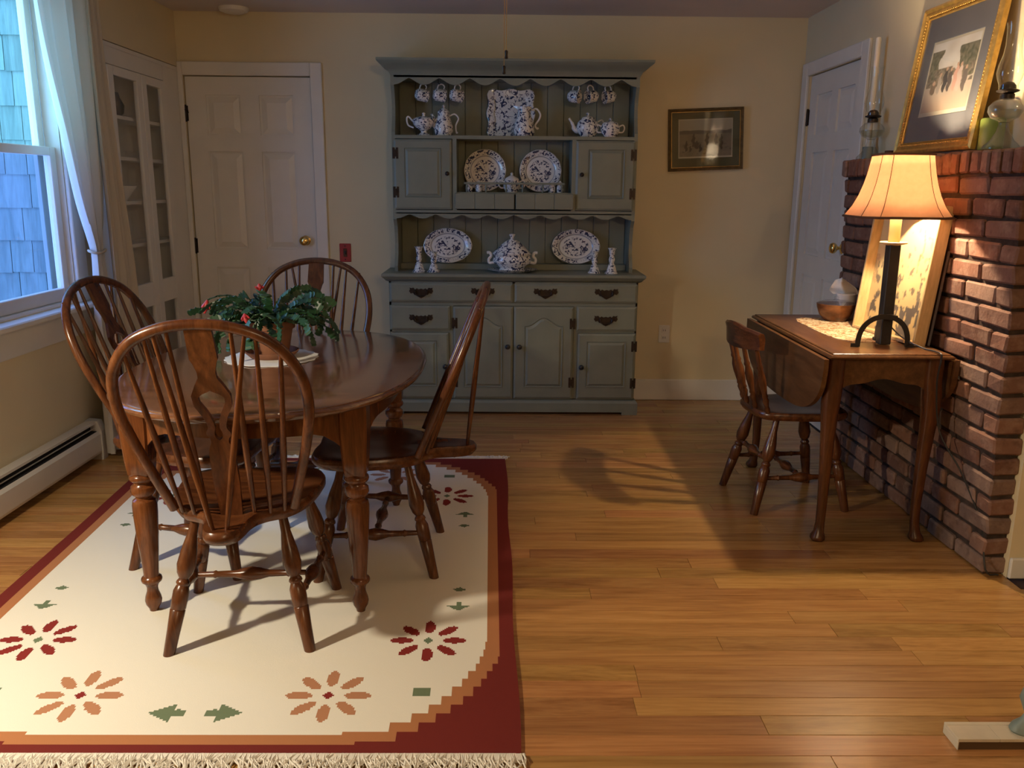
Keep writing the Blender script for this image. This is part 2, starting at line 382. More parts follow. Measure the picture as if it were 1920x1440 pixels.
def brick_mat():
    m, nt, bs, out = new_mat('worn_red_brick')
    oi = N(nt, 'ShaderNodeObjectInfo')
    base = ramp(nt, oi.outputs['Random'], [(0.0, (0.13, 0.068, 0.048)), (0.22, (0.20, 0.092, 0.060)), (0.45, (0.185, 0.105, 0.078)), (0.66, (0.25, 0.115, 0.070)), (0.84, (0.17, 0.108, 0.085)), (1.0, (0.27, 0.165, 0.12))])
    v = coords(nt, (1,1,1), rnd=True)
    n = N(nt, 'ShaderNodeTexNoise', Scale=16.0, Detail=5.0, Roughness=0.65); nt.links.new(v, n.inputs['Vector'])
    mx = N(nt, 'ShaderNodeMixRGB'); mx.inputs[2].default_value = (0.36, 0.24, 0.175, 1)
    nt.links.new(ramp(nt, n.outputs['Fac'], [(0.50, (0,0,0)), (0.75, (0.55,)*3)]), mx.inputs[0]); nt.links.new(base, mx.inputs[1])
    mx2 = N(nt, 'ShaderNodeMixRGB'); mx2.inputs[2].default_value = (0.07, 0.035, 0.025, 1)
    n3 = N(nt, 'ShaderNodeTexNoise', Scale=30.0, Detail=4.0); nt.links.new(v, n3.inputs['Vector'])
    nt.links.new(ramp(nt, n3.outputs['Fac'], [(0.55, (0,0,0)), (0.78, (0.6,)*3)]), mx2.inputs[0]); nt.links.new(mx.outputs[0], mx2.inputs[1])
    nt.links.new(mx2.outputs[0], bs.inputs['Base Color']); bs.inputs['Roughness'].default_value = 0.85; bs.inputs['Specular IOR Level'].default_value = 0.25
    n2 = N(nt, 'ShaderNodeTexNoise', Scale=70.0, Detail=5.0); nt.links.new(v, n2.inputs['Vector'])
    bump(nt, bs, n2.outputs['Fac'], 0.55, 0.004)
    return m
M['brick'] = brick_mat()
def runner_mat():
    m, nt, bs, out = new_mat('patterned_runner')
    vo = N(nt, 'ShaderNodeTexVoronoi', Scale=38.0); nt.links.new(coords(nt), vo.inputs['Vector'])
    n = N(nt, 'ShaderNodeTexNoise', Scale=42.0, Detail=3.0, Distortion=1.0); nt.links.new(coords(nt), n.inputs['Vector'])
    c1 = ramp(nt, n.outputs['Fac'], [(0.40, (0.66, 0.54, 0.36)), (0.50, (0.60, 0.46, 0.28)), (0.54, (0.26, 0.15, 0.06)), (0.60, (0.40, 0.14, 0.05)), (0.68, (0.62, 0.5, 0.33))])
    nt.links.new(c1, bs.inputs['Base Color']); bs.inputs['Roughness'].default_value = 0.95
    return m
M['runner'] = runner_mat()
M['bulb'] = glass('bulb_glass', (1,1,1))

# ------------------------------------------------------------------ room shell
XL, XR, YB, ZC = -2.10, 1.84, 5.50, 2.38
YF, XF = -1.6, 3.4
def structure(o, label): o['kind'] = 'structure'; o['label'] = label; return o
def sempty(name, label):
    o = bpy.data.objects.new(name, None); C.objects.link(o); return structure(o, label)

fl = structure(MB().box(-2.5, XF+.15, YF-.15, YB+.15, -0.12, -0.012).build('floor', M['subfloor']), 'oak strip floor running across the room')
PW = 0.0825
plank_mesh = [MB().cbox(0, 1, 0, PW-0.0012, -0.012, 0, 0.0009).mesh('plank', M['oak']) for _ in range(1)][0]
rp = random.Random(11)
y = 1.52; row = 0
while y < YB:
    x = XL - 0.1 - rp.random()*0.7; x1 = XR + (0.25 if y < 2.75 else 0.0)
    if y > 4.45: x = max(x, -2.05 - rp.random()*0.05)
    while x < x1 - 0.03:
        L = rp.choice([0.55, 0.75, 0.95, 1.15, 1.4, 1.7])
        xe = min(x+L, x1)
        if x1 - xe < 0.25: xe = x1
        o = bpy.data.objects.new('plank', plank_mesh); C.objects.link(o); o.parent = fl
        o.location = (x, y, 0); o.scale = (xe-x-0.0008, 1, 1)
        x = xe
    y += PW; row += 1
near = MB(); y = 1.52 - PW
while y > YF:
    x = XL - rp.random()
    while x < XF:
        L = rp.uniform(.7, 1.7); near.box(x, x+L-.001, y, y+PW-.0012, -0.012, 0); x += L
    y -= PW
y = 1.52
while y < 2.80:
    near.box(XR+.252, XF, y, y+PW-.0012, -0.012, 0); y += PW
near.build('planks_behind', M['oak'], fl, kind='stuff')
for i in range(3):
    MB().cbox(1.90+i*0.305, 2.20+i*0.305, 2.50, 2.84, -0.01, 0.004, 0.003).build('slate_tile', M['slate'], fl)

structure(MB().box(-2.5, XF+.15, YF-.15, YB+.15, ZC, ZC+.1).build('ceiling', M['ceiling']), 'plain off-white ceiling')
DX0, DX1, DH = -1.953, -1.178, 2.016
b = MB()
b.box(-2.5, DX0, YB, YB+.13, 0, ZC).box(DX1, XR+.15, YB, YB+.13, 0, ZC).box(DX0, DX1, YB, YB+.13, DH, ZC).box(DX0-.05, DX1+.05, YB+.07, YB+.14, 0, DH+.03)  # last box: unseen backing added behind the door to stop light leaking
structure(b.build('wall_back', M['wall']), 'cream yellow back wall behind the hutch')
WY0, WY1, WZ0, WZ1 = 3.03, 4.22, 0.80, 2.26
b = MB()
b.box(-2.25, XL, YF, WY0, 0, ZC).box(-2.17, XL, WY1, 4.45, 0, ZC).box(-2.25, XL, WY0, WY1, 0, WZ0).box(-2.25, XL, WY0, WY1, WZ1, ZC)
b.box(-2.26, -2.19, 4.40, YB, 0, ZC).box(-2.19, -1.98, 4.45, YB, 2.065, ZC).box(-2.19, -2.17, 4.41, 4.45, 0, ZC)
structure(b.build('wall_left', M['wall']), 'cream left wall with the window')
EY0, EY1 = 4.60, 5.395
b = MB()
b.box(XR, XR+.13, 2.85, EY0, 0, ZC).box(XR, XR+.13, EY1, YB, 0, ZC).box(XR, XR+.13, EY0, EY1, 2.035, ZC).box(XR+.08, XR+.14, EY0-.05, EY1+.05, 0, 2.06)  # last box: hidden panel added behind this door to block stray daylight
b.box(XR+.13, XF+.15, 2.85, 2.97, 0, ZC).box(XF, XF+.12, YF, 2.85, 0, ZC)
structure(b.build('wall_right', M['wall']), 'cream right wall above the brickwork')
structure(MB().box(-2.3, XF+.15, YF-.12, YF, 0, ZC).build('wall_front', M['wall']), 'cream wall behind the viewer')

def base(bm, x0, x1, y0, y1, h=0.14):
    bm.box(x0, x1, y0, y1, 0, h-.02)
    return bm
b = MB().cbox(-1.10, -0.60, YB-.016, YB, 0, .14, .004).cbox(.80, XR, YB-.016, YB, 0, .14, .004)
structure(b.build('baseboard_back', M['trim']), 'white baseboard along the back wall')
b = MB().cbox(XR, XF, 2.834, 2.85, 0, .080, .005)
structure(b.build('baseboard_right', M['trim']), 'white baseboard to the right of the brickwork')

def casing(name, label, parts):
    b = MB()
    for p in parts: b.cbox(*p, 0.004)
    return structure(b.build(name, M['trim']), label)
casing('trim_1', 'white casing around the six-panel door', [(DX1, DX1+.072, YB-.018, YB, 0, DH+.078), (DX0-.028, DX0, YB-.018, YB, 0, DH+.078), (DX0, DX1, YB-.018, YB, DH, DH+.078)])
casing('trim_2', 'white casing around the door in the right wall', [(XR-.018, XR, EY1, YB-.02, 0, 2.11), (XR-.018, XR, EY0-.09, EY0, 0, 2.11), (XR-.018, XR, EY0, EY1, 2.035, 2.11)])

def panel_door(name, label, w_, h_, M4, panels, knob_at, hinge_z, hinge_x):
    """local frame: x across, y into the wall, z up, front face at y=0"""
    root = sempty(name, label); root.matrix_world = M4
    b = MB(); T = 0.012
    b.box(0, w_, T, 0.040, 0, h_)
    xs = sorted({0, w_, *[p[0] for p in panels], *[p[1] for p in panels]}); zs = sorted({0, h_, *[p[2] for p in panels], *[p[3] for p in panels]})
    for x0, x1 in zip(xs, xs[1:]):
        for z0, z1 in zip(zs, zs[1:]):
            if not any(p[0] <= x0 and x1 <= p[1] and p[2] <= z0 and z1 <= p[3] for p in panels): b.box(x0, x1, 0, T, z0, z1)
    b.build('slab', M['trim'], root)
    for x0, x1, z0, z1 in panels:
        i, j = 0.012, 0.045
        rings = [[(x0+i,T,z0+i),(x1-i,T,z0+i),(x1-i,T,z1-i),(x0+i,T,z1-i)], [(x0+j,.002,z0+j),(x1-j,.002,z0+j),(x1-j,.002,z1-j),(x0+j,.002,z1-j)]]
        MB().rings(rings).build('door_panel', M['trim'], root)
    kx, kz = knob_at
    k = MB(); Mk = Matrix.Translation((kx, 0, kz)) @ Matrix.Rotation(R(90), 4, 'X')
    k.lathe([(.030, 0), (.031, .004), (.024, .009), (.011, .014), (.010, .030), (.022, .036), (.029, .046), (.030, .056), (.024, .066), (.010, .071)], Mk, 24)
    k.build('knob', M['brass'], root, 40)
    for z in hinge_z:
        h = MB(); h.lathe([(.005, -.05), (.007, -.045), (.007, .045), (.005, .05)], Matrix.Translation((hinge_x, -.008, z)), 10).box(hinge_x-.012, hinge_x+.012, -.003, .001, z-.045, z+.045)
        h.build('hinge', M['antique'], root, 40)
    return root
W1 = DX1-DX0-.012
d1 = panel_door('door_1', 'white six-panel door with brass knob in the back wall', W1, DH-.01, Matrix.Translation((DX0+.006, YB+.012, .005)),
    [(.12, .33, 1.66, 1.90), (.445, .655, 1.66, 1.90), (.12, .33, .965, 1.565), (.445, .655, .965, 1.565), (.12, .33, .22, .85), (.445, .655, .22, .85)],
    (DX0*-1-1.252-.006, 1.022), (1.79, .985), -.004)
o = MB().tube([(-.03, -.02, 1.81), (-.01, -.02, 1.81), (.01, -.012, 1.81), (.012, -.012, 1.79)], .004, 6).build('door_hook', M['antique'], d1)
# door 2: in the right wall, local x runs towards the camera
Md = Matrix.Translation((XR+.012, EY1-.006, .005)) @ Matrix.Rotation(R(-90), 4, 'Z')
W2 = EY1-EY0-.012
d2 = panel_door('door_2', 'white panelled door in the right wall behind the lamp', W2, 2.025, Md,
    [(.11, .35, 1.68, 1.91), (.445, .675, 1.68, 1.91), (.11, .35, .98, 1.58), (.445, .675, .98, 1.58), (.11, .35, .22, .86), (.445, .675, .22, .86)],
    (.71, 1.055), (1.79, .35), -.004)

# window
win = sempty('window_1', 'white double-hung window at the left')
jb = MB().box(-2.17, XL, WY1-.004, WY1, WZ0, WZ1).box(-2.25, XL, WY0, WY0+.02, WZ0, WZ1).box(-2.25, XL, WY0, WY1, WZ1-.02, WZ1).box(-2.25, XL, WY0, WY1, WZ0, WZ0+.012)
jb.build('window_frame', M['trim'], win)
def sash(name, x0, x1, z0, z1, rt_, rb, pm):
    s = MB(); st = .05; ya, yb = WY0+.022, WY1-.006
    s.cbox(x0, x1, ya, ya+st, z0, z1, .003).cbox(x0, x1, yb-st, yb, z0, z1, .003).cbox(x0, x1, ya+st, yb-st, z1-rt_, z1, .003).cbox(x0, x1, ya+st, yb-st, z0, z0+rb, .003)
    so = s.build(name, M['trim'], win)
    MB().box((x0+x1)/2-.002, (x0+x1)/2+.002, ya+st-.004, yb-st+.004, z0+rb-.004, z1-rt_+.004).build('pane', pm, so)
MB().cbox(-2.235, -2.215, 4.222, 4.285, WZ0-.05, WZ1+.05, .002).box(-2.215, -2.17, 4.30, 4.34, WZ0-.05, WZ1+.05).build('storm_frame', M['out_trim'], win)
sash('upper_sash', -2.205, -2.17, 1.50, 2.238, .05, .035, M['pane_up'])
sash('lower_sash', -2.160, -2.125, .814, 1.535, .04, .06, M['pane_lo'])
MB().cbox(XL-.03, XL+.075, WY0-.14, WY1+.13, .768, .795, .006).build('window_sill', M['trim'], win)
MB().cbox(XL, XL+.018, WY0-.11, WY1+.10, .64, .768, .004).build('window_apron', M['trim'], win)
MB().cbox(XL, XL+.02, WY1, WY1+.105, .795, WZ1+.10, .004).build('window_casing', M['trim'], win)
MB().cbox(XL, XL+.02, WY0-.105, WY0, .795, WZ1+.10, .004).build('window_casing', M['trim'], win)
MB().cbox(XL, XL+.02, WY0, WY1, WZ1, WZ1+.10, .004).build('window_casing', M['trim'], win)

# shingled wall outside
ow = structure(MB().box(-4.2, -2.30, 4.80, 4.90, -.4, 3.2).build('wall_outside', M['out_trim']), 'shingled house wall seen through the window')
sh_meshes = []
for wv in (.115, .145, .175):
    vs_ = [(0,-.016,0),(wv,-.016,0),(wv,0,0),(0,0,0),(0,-.004,.20),(wv,-.004,.20),(wv,0,.20),(0,0,.20)]
    sh_meshes.append((wv, MB().add(vs_, [(0,3,2,1),(4,5,6,7),(0,1,5,4),(1,2,6,5),(2,3,7,6),(3,0,4,7)]).mesh('shingle', M['shingle'])))
z = .53; rs = random.Random(5)
for r_ in range(15):
    x = -2.30 - .01*rs.random()
    while x > -3.5:
        wv, me = rs.choice(sh_meshes); x -= wv
        o = bpy.data.objects.new('shingle', me); C.objects.link(o); o.parent = ow; o.location = (x, 4.80, z + rs.uniform(-.003, .003))
        x -= .004
    z += .177

# baseboard heater along the left wall
ht = thing('baseboard_heater', 'long white baseboard heater along the left wall under the window', 'heater', (XL, 0, 0))
prof = [(0,.035),(.065,.035),(.072,.05),(.072,.135),(.060,.150),(.056,.148),(.058,.06),(0,.06)]
y0h, y1h = YF+.1, 4.17
MB().rings([[(x,y0h,z) for x,z in prof],[(x,y1h,z) for x,z in prof]]).build('front_cover', M['heater'], ht)
MB().box(0, .02, y0h, y1h, .06, .20).box(.02, .052, y0h, y1h, .188, .20).build('back_plate', M['heater'], ht)
MB().box(.0205, .054, y0h, y1h, .07, .150).box(.0205, .024, y0h, y1h, .150, .186).build('fins_and_slot_shade', M['black'], ht)  # fins plus a black sheet that paints the shade inside the slot
MB().cbox(.040, .048, y0h, y1h, .164, .167, .001).build('damper', M['heater'], ht)
pe = [(0,0),(.075,0),(.078,.02),(.078,.15),(.060,.20),(0,.205)]
MB().rings([[(x,y1h,z) for x,z in pe],[(x,y1h+.05,z) for x,z in pe]]).build('end_cap', M['heater'], ht)

# built-in china cabinet in the back left corner
cb = thing('china_cabinet', 'white built-in cabinet with two tall glazed doors beside the six-panel door', 'cabinet', (-1.98, 4.45, 0))
cw, chh = 1.045, 2.06
b = MB().box(-.20, 0, 0, .02, 0, chh).box(-.20, 0, cw-.02, cw, 0, chh).box(-.20, -.19, .02, cw-.02, 0, chh).box(-.19, 0, .02, cw-.02, chh-.02, chh).box(-.19, 0, .02, cw-.02, 0, .08)
b.cbox(-.02, 0, .02, .05, .08, chh-.02, .002).cbox(-.02, 0, .80, cw-.02, .08, chh-.02, .002).cbox(-.02, 0, .05, .80, 1.955, chh-.02, .002)
b.build('carcass', M['trim'], cb)
for z in (.50, .735, 1.03, 1.26, 1.49, 1.70): MB().box(-.19, -.03, .02, cw-.02, z, z+.018).build('shelf', M['trim'], cb)
for (ya, yb, kn) in ((.055, .462, .445), (.468, .795, .485)):
    b = MB(); st = .062; t0, t1 = -.012, .010
    b.cbox(t0, t1, ya, ya+st, .09, 1.95, .002).cbox(t0, t1, yb-st, yb, .09, 1.95, .002)
    for z0, z1 in ((.09, .17), (.70, .83), (1.905, 1.95)): b.cbox(t0, t1, ya+st, yb-st, z0, z1, .002)
    d = b.build('cabinet_door', M['trim'], cb)
    MB().box(-.004, -.001, ya+st-.003, yb-st+.003, .825, 1.91).build('upper_pane', M['glass'], d)
    MB().box(-.004, -.001, ya+st-.003, yb-st+.003, .165, .705).build('lower_pane', M['glass'], d)
tag(MB().lathe([(.03,0),(.05,.02),(.055,.06),(.035,.10),(.03,.125),(.026,.12),(.001,.10)], Matrix.Translation((-2.085, 4.80, 1.718)), 18).build('dark_jug', M['knob'], None, 40), 'dark round jug on the upper shelf inside the glazed cabinet', 'jug')
tag(MB().lathe([(.04,0),(.042,.004),(.09,.07),(.095,.08),(.088,.078),(.03,.01)], Matrix.Translation((-2.09, 4.78, 1.278)), 20).build('white_bowl', M['white_china'], None, 40), 'white bowl on a middle shelf inside the glazed cabinet', 'bowl')

# brickwork
LEAN = math.atan(.05/1.5)
br = structure(MB().box(.012, .085, .012, 1.50, 0, 1.508).build('wall_brick', M['mortar']), 'chest-high brick facing with a ledge on top, right')
br.location = (1.76, 2.87, 0); br.rotation_euler = (0, -LEAN, 0)
st_m = [MB().cbox(0, .098, 0, .195, 0, .0615, .007, jit=.0038).mesh('brick', M['brick']) for _ in range(6)]
hd_m = [MB().cbox(0, .098, 0, .092, 0, .0615, .007, jit=.0038).mesh('brick', M['brick']) for _ in range(4)]
rw_m = [MB().cbox(0, .112, 0, .053, 0, .080, .007, jit=.0035).mesh('brick', M['brick']) for _ in range(5)]
rb = random.Random(3)
def brick(me, y, z, x=0, L=1.0):
    o = bpy.data.objects.new('brick', me); C.objects.link(o); o.parent = br
    o.location = (x+rb.uniform(-.003, .003), y, z+rb.uniform(-.0015, .0015)); o.scale = (1, L, 1)
    o.rotation_euler = (rb.uniform(-.006, .006), 0, rb.uniform(-.008, .008))
for k in range(19):
    z = k*.0753+.003; y = 0.0
    if k % 2: brick(rb.choice(hd_m), y, z); y += .107
    while y < 1.50-.02:
        if 1.50-y < .20: L = (1.50-y)/.197; brick(rb.choice(st_m), y, z, 0, L); break
        brick(rb.choice(st_m), y, z); y += .210
y = -.004
while y < 1.485:
    brick(rb.choice(rw_m), y, 1.433, -.016); y += .0665

# ------------------------------------------------------------------ hutch
HX = 0.068
hu = thing('hutch', 'tall grey-green painted hutch with scalloped open shelves against the back wall', 'hutch', (HX, 5.12, 0))
P = M['hutch']
def h(bm, name, parent=hu, mat=P, smooth=None): return bm.build(name, mat, parent, smooth)
HW = .748
b = MB().box(-HW, HW, .012, .36, .09, .812)
h(b, 'lower_case')
b = MB()                                       # face frame
for x0, x1, z0, z1 in ((-HW, -HW+.012, .09, .815), (HW-.012, HW, .09, .815), (-.008, .008, .69, .815), (-HW, HW, .805, .815), (-HW, HW, .672, .692), (-.39, -.365, .09, .672), (.365, .39, .09, .672), (-HW, -.39, .509, .523), (.39, HW, .509, .523), (-HW, HW, .09, .098)):
    b.box(x0, x1, .0, .012, z0, z1)
h(b, 'face_frame')
# worktop with moulded edge
prof = [(.0,.815),(-.012,.82),(-.022,.832),(-.03,.84),(-.036,.846),(-.036,.858),(-.032,.863)]
rg = []
for dy, z in prof: e = -dy+.004; rg.append([(-HW-e, dy, z), (HW+e, dy, z), (HW+e, .36, z), (-HW-e, .36, z)])
h(MB().rings(rg), 'worktop', smooth=35)
# plinth with feet
b = MB()
pl = [(0,.03),(-.022,.03),(-.022,.075),(-.012,.09),(0,.092)]
rg = [[(-HW-.02, 0, .016), (HW+.02, 0, .016), (HW+.02, .36, .016), (-HW-.02, .36, .016)]]
for e, z in ((.022,.016), (.022,.072), (.012,.086), (.0,.092)): rg.append([(-HW-e, -e, z), (HW+e, -e, z), (HW+e, .36, z), (-HW-e, .36, z)])
b.rings(rg)
for sx in (-1, 1): b.box(sx*HW-(.075 if sx>0 else .02), sx*HW+(.02 if sx>0 else .075), -.02, .10, 0, .0165); b.box(sx*HW-(.07 if sx>0 else 0), sx*HW+(0 if sx>0 else .07), .30, .36, 0, .0165)
h(b, 'plinth')
def slab(bm, x0, x1, z0, z1, y0=-.018, e=.012):
    """lipped drawer or door front: bevelled edge all round"""
    return bm.rings([[(x0,0,z0),(x1,0,z0),(x1,0,z1),(x0,0,z1)], [(x0,y0+.006,z0),(x1,y0+.006,z0),(x1,y0+.006,z1),(x0,y0+.006,z1)], [(x0+.006,y0+.003,z0+.006),(x1-.006,y0+.003,z0+.006),(x1-.006,y0+.003,z1-.006),(x0+.006,y0+.003,z1-.006)], [(x0+e,y0,z0+e),(x1-e,y0,z0+e),(x1-e,y0,z1-e),(x0+e,y0,z1-e)]])
def bail(parent, x, z, y=-.018):
    """pierced bat-wing plate with a swinging bail"""
    m_ = MB(); half = [(0,-.036),(.016,-.028),(.026,-.014),(.040,-.016),(.048,-.004),(.062,-.008),(.072,.006),(.066,.020),(.070,.028),(.056,.024),(.046,.028),(.036,.016),(.026,.024),(.014,.017),(0,.022)]
    poly = half + [(-a, c) for a, c in half[::-1][1:-1]]
    Mx = Matrix.Translation((x, y, z)) @ Matrix.Rotation(R(90), 4, 'X')
    m_.prism(poly, 0, .003, Mx)
    for s in (-1, 1): m_.lathe([(.007,0),(.007,.010),(.004,.014)], Mx @ Matrix.Translation((s*.036, .008, .003)), 8)
    m_.tube([(x-.036, y-.015, z+.006), (x-.034, y-.018, z-.010), (x-.018, y-.020, z-.020), (x, y-.020, z-.017), (x+.018, y-.020, z-.020), (x+.034, y-.018, z-.010), (x+.036, y-.015, z+.006)], .0042, 6)
    return m_.build('bail_handle', M['antique'], parent)
def hhinge(parent, x, z, y):
    m_ = MB(); m_.box(x-.017, x-.004, y-.003, y, z-.032, z+.032).box(x+.004, x+.017, y-.003, y, z-.032, z+.032).box(x-.005, x+.005, y-.007, y, z-.020, z+.020)
    return m_.build('hinge', M['antique'], parent)
def knob(parent, x, z, y, r=.016):
    Mx = Matrix.Translation((x, y, z)) @ Matrix.Rotation(R(90), 4, 'X')
    return MB().lathe([(r*.55,0),(r*.4,r*.5),(r*.9,r*.9),(r,r*1.3),(r*.8,r*1.7),(r*.3,r*1.9)], Mx, 16).build('knob', M['knob'], parent, 50)
for x0, x1, hs in ((-HW+.006, -.006, (-.554, -.185)), (.006, HW-.006, (.190, .556))):
    d = h(slab(MB(), x0, x1, .694, .806), 'drawer')
    mid = (x0+x1)/2
    for hx in hs: bail(d, hx, .752)
for s in (-1, 1):
    x0, x1 = sorted((s*(HW-.006), s*.382))
    d = h(slab(MB(), x0, x1, .524, .671), 'drawer'); bail(d, s*.557, .590)
def door(name, x0, x1, z0, z1, panel, arch=0, y0=-.018, par=hu):
    """frame and raised panel; arch lifts the middle of the panel's upper edge"""
    d = h(slab(MB(), x0, x1, z0, z1, y0), name, par)
    px0, px1, pz0, pz1 = panel
    def outline(i):
        pts = [(px0+i, pz0+i), (px1-i, pz0+i), (px1-i, pz1-i)]
        if arch:
            n = 14
            for k in range(1, n):
                t = k/n; pts.append((px1-i+(px0-px1+2*i)*t, pz1-i+arch*(0.5-0.5*math.cos(2*PI*t))**1.3))
        pts.append((px0+i, pz1-i)); return pts
    # recessed groove shown by a sunk ring with the panel field raised inside it
    m_ = MB(); o0, o1, o2 = outline(0), outline(.005), outline(.022)
    yy = y0
    m_.rings([[(a, yy+.001, c) for a, c in o0], [(a, yy-.005, c) for a, c in outline(.002)], [(a, yy-.0005, c) for a, c in outline(.007)], [(a, yy-.001, c) for a, c in outline(.010)], [(a, yy-.007, c) for a, c in o2]], cap0=False)
    m_.build('door_panel', P, d)
    return d
d = door('door', -HW+.006, -.392, .100, .507, (-.690, -.465, .175, .460)); knob(d, -.413, .302, -.020)
d = door('door', .392, HW-.006, .100, .507, (.445, .685, .175, .460)); knob(d, .415, .302, -.020); hhinge(d, .735, .430, -.017); hhinge(d, .735, .200, -.017)
d = door('door', -.363, -.003, .100, .668, (-.300, -.066, .172, .553), .052); knob(d, -.034, .426, -.020); hhinge(d, -.355, .567, -.017); hhinge(d, -.355, .203, -.017)
d = door('door', .003, .363, .100, .668, (.066, .300, .172, .553), .052); knob(d, .037, .426, -.020); hhinge(d, .357, .567, -.017); hhinge(d, .357, .203, -.017)
# upper part: y local 0.10 is its front
UF, UB, UW = .10, .36, .725
side = [(UB,.863),(.115,.863),(.110,.895),(.125,.93),(.150,.97),(.158,1.03),(.150,1.09),(.135,1.135),(.115,1.16),(UF,1.175),(UF,1.64),(.104,1.68),(.122,1.72),(.140,1.77),(.146,1.82),(.140,1.86),(.125,1.90),(.110,1.925),(UF,1.94),(UF,2.01),(UB,2.01)]
for s in (-1, 1):
    x0, x1 = sorted((s*UW, s*(UW-.02)))
    Mx = Matrix(((0,0,1,0),(1,0,0,0),(0,1,0,0),(0,0,0,1)))
    h(MB().prism(side, x0, x1, Mx), 'side_panel')
bw = (2*UW-.04)/14
for k in range(14):
    x0 = -UW+.02+k*bw
    h(MB().cbox(x0+.0005, x0+bw-.0005, UB-.012, UB, .863, 2.01, .003), 'back_board')
h(MB().box(-UW+.02, UW-.02, UF, UB-.012, 1.643, 1.663), 'shelf')
h(MB().box(-UW+.02, UW-.02, UF, UB-.012, 1.210, 1.232), 'shelf')
h(MB().box(-UW+.02, UW-.02, UF, UB-.012, 1.985, 2.01), 'top_board')
h(MB().box(-.36, .352, UF+.01, UB-.012, 1.322, 1.338), 'cubby_floor')
h(MB().cbox(-UW+.02, UW-.02, .255, UB-.012, .863, .900, .003), 'plate_ledge')
for s in (-1, 1):
    cx = s*.356 - (.004 if s>0 else 0)
    h(MB().box(cx-.012, cx+.012, UF-.004, UB-.012, 1.232, 1.643), 'cubby_side')
def scallop(name, z0, z1, zp, nar, y0, y1):
    """board z0..z1 whose lower edge waves between z0 (tips) and zp (crests)"""
    pts = []; n = nar*12; Wd = UW-.02
    for k in range(n+1):
        t = k/n; c = abs(math.cos(PI*nar*t))
        pts.append((-Wd+2*Wd*t, z0+(zp-z0)*(1-c**1.25)))
    poly = pts + [(Wd, z1), (-Wd, z1)]
    h(MB().prism(poly, y0, y1, Matrix(((1,0,0,0),(0,0,1,0),(0,1,0,0),(0,0,0,1)))), name)
scallop('upper_valance', 1.944, 2.001, 1.982, 8, UF, UF+.018)
scallop('lower_valance', 1.181, 1.216, 1.206, 9, UF, UF+.018)
cor = [(UF-.001,1.996,0),( UF-.004,2.006,.004),(UF-.012,2.02,.012),(UF-.02,2.03,.02),(UF-.045,2.048,.045),(UF-.066,2.062,.066),(UF-.072,2.070,.072),(UF-.072,2.083,.072)]
rg = [[(-UW-e, yv, z), (UW+e, yv, z), (UW+e, UB, z), (-UW-e, UB, z)] for yv, z, e in cor]
h(MB().rings(rg), 'cornice', smooth=30)
# doors and small drawers of the upper part
sub = bpy.data.objects  # noqa
def updoor(x0, x1, pan, kx, hx):
    m_ = slab(MB(), x0, x1, 1.236, 1.639, -.014); m_.v = [(a, bb+UF, c) for a, bb, c in m_.v]
    d = h(m_, 'door')
    px0, px1, pz0, pz1 = pan
    def o_(i, yv): return [(px0+i, yv+UF, pz0+i), (px1-i, yv+UF, pz0+i), (px1-i, yv+UF, pz1-i), (px0+i, yv+UF, pz1-i)]
    MB().rings([o_(0,-.013), o_(.002,-.019), o_(.007,-.0145), o_(.010,-.015), o_(.022,-.021)], cap0=False).build('door_panel', P, d)
    Mx = Matrix.Translation((kx, UF-.016, 1.444)) @ Matrix.Rotation(R(90), 4, 'X')
    MB().lathe([(.008,0),(.006,.007),(.012,.012),(.013,.018),(.008,.023)], Mx, 14).build('knob', M['antique'], d, 50)
    for z in (1.335, 1.559): hhinge(d, hx, z, UF-.013)
updoor(-UW+.012, -.372, (-.652, -.435, 1.305, 1.590), -.398, -UW+.022)
updoor(.364, UW-.012, (.435, .652, 1.305, 1.590), .398, UW-.022)
for x0, x1 in ((-.352, .000), (.008, .352)):
    m_ = MB()
    wv = (x1-x0)/3
    for k in range(3): m_.cbox(x0+k*wv, x0+(k+1)*wv, -.035, .10, 1.240, 1.332, .003)
    m_.v = [(a, bb+UF, c) for a, bb, c in m_.v]
    h(m_, 'spice_drawer')
b = MB().cbox(-.302, .302, .122, .132, 1.384, 1.396, .002)
for x in (-.285, -.17, -.05, .05, .17, .285): b.lathe([(.004,1.338),(.006,1.35),(.004,1.36),(.007,1.372),(.004,1.386)], Matrix.Translation((x, .127, 0)), 8)
h(b, 'plate_rail')
for i, x in enumerate((-.558, -.453, -.354, .345, .449, .553)):
    MB().tube([(x,.185,1.986),(x,.185,1.965),(x+.006,.182,1.955),(x+.010,.180,1.962)], .002, 6).build('cup_hook', M['antique'], hu)

# ------------------------------------------------------------------ china on the hutch
CH, CF, WC = M['china'], M['china_fine'], M['white_china']
def loop_handle(pts, r, n=7): return MB().tube(smoothpts(pts, 5), r, n)
def cup_proto():
    t = thing('cup', 'x', 'cup', group='patterned cups hanging from hooks')
    # handle is up, bowl opening points down-left: origin at the hook
    Mx = Matrix.Translation((0, 0, -.062)) @ Matrix.Rotation(R(97), 4, 'Y') @ Matrix.Translation((0, 0, -.035))
    MB().lathe([(.024,0),(.026,.003),(.033,.010),(.036,.03),(.036,.05),(.038,.068),(.036,.069),(.033,.05),(.033,.03),(.026,.014),(.001,.008)], Mx, 22).build('cup_bowl', CF, t, 40)
    hb = MB().tube(smoothpts([(-.030,0,.055),(-.052,0,.060),(-.064,0,.045),(-.056,0,.024),(-.033,0,.018)], 5), .0042, 7)
    hb.v = [tuple(Mx @ Vector(p)) for p in hb.v]
    hb.build('cup_handle', WC, t, 40)
    return t
cup = cup_proto()
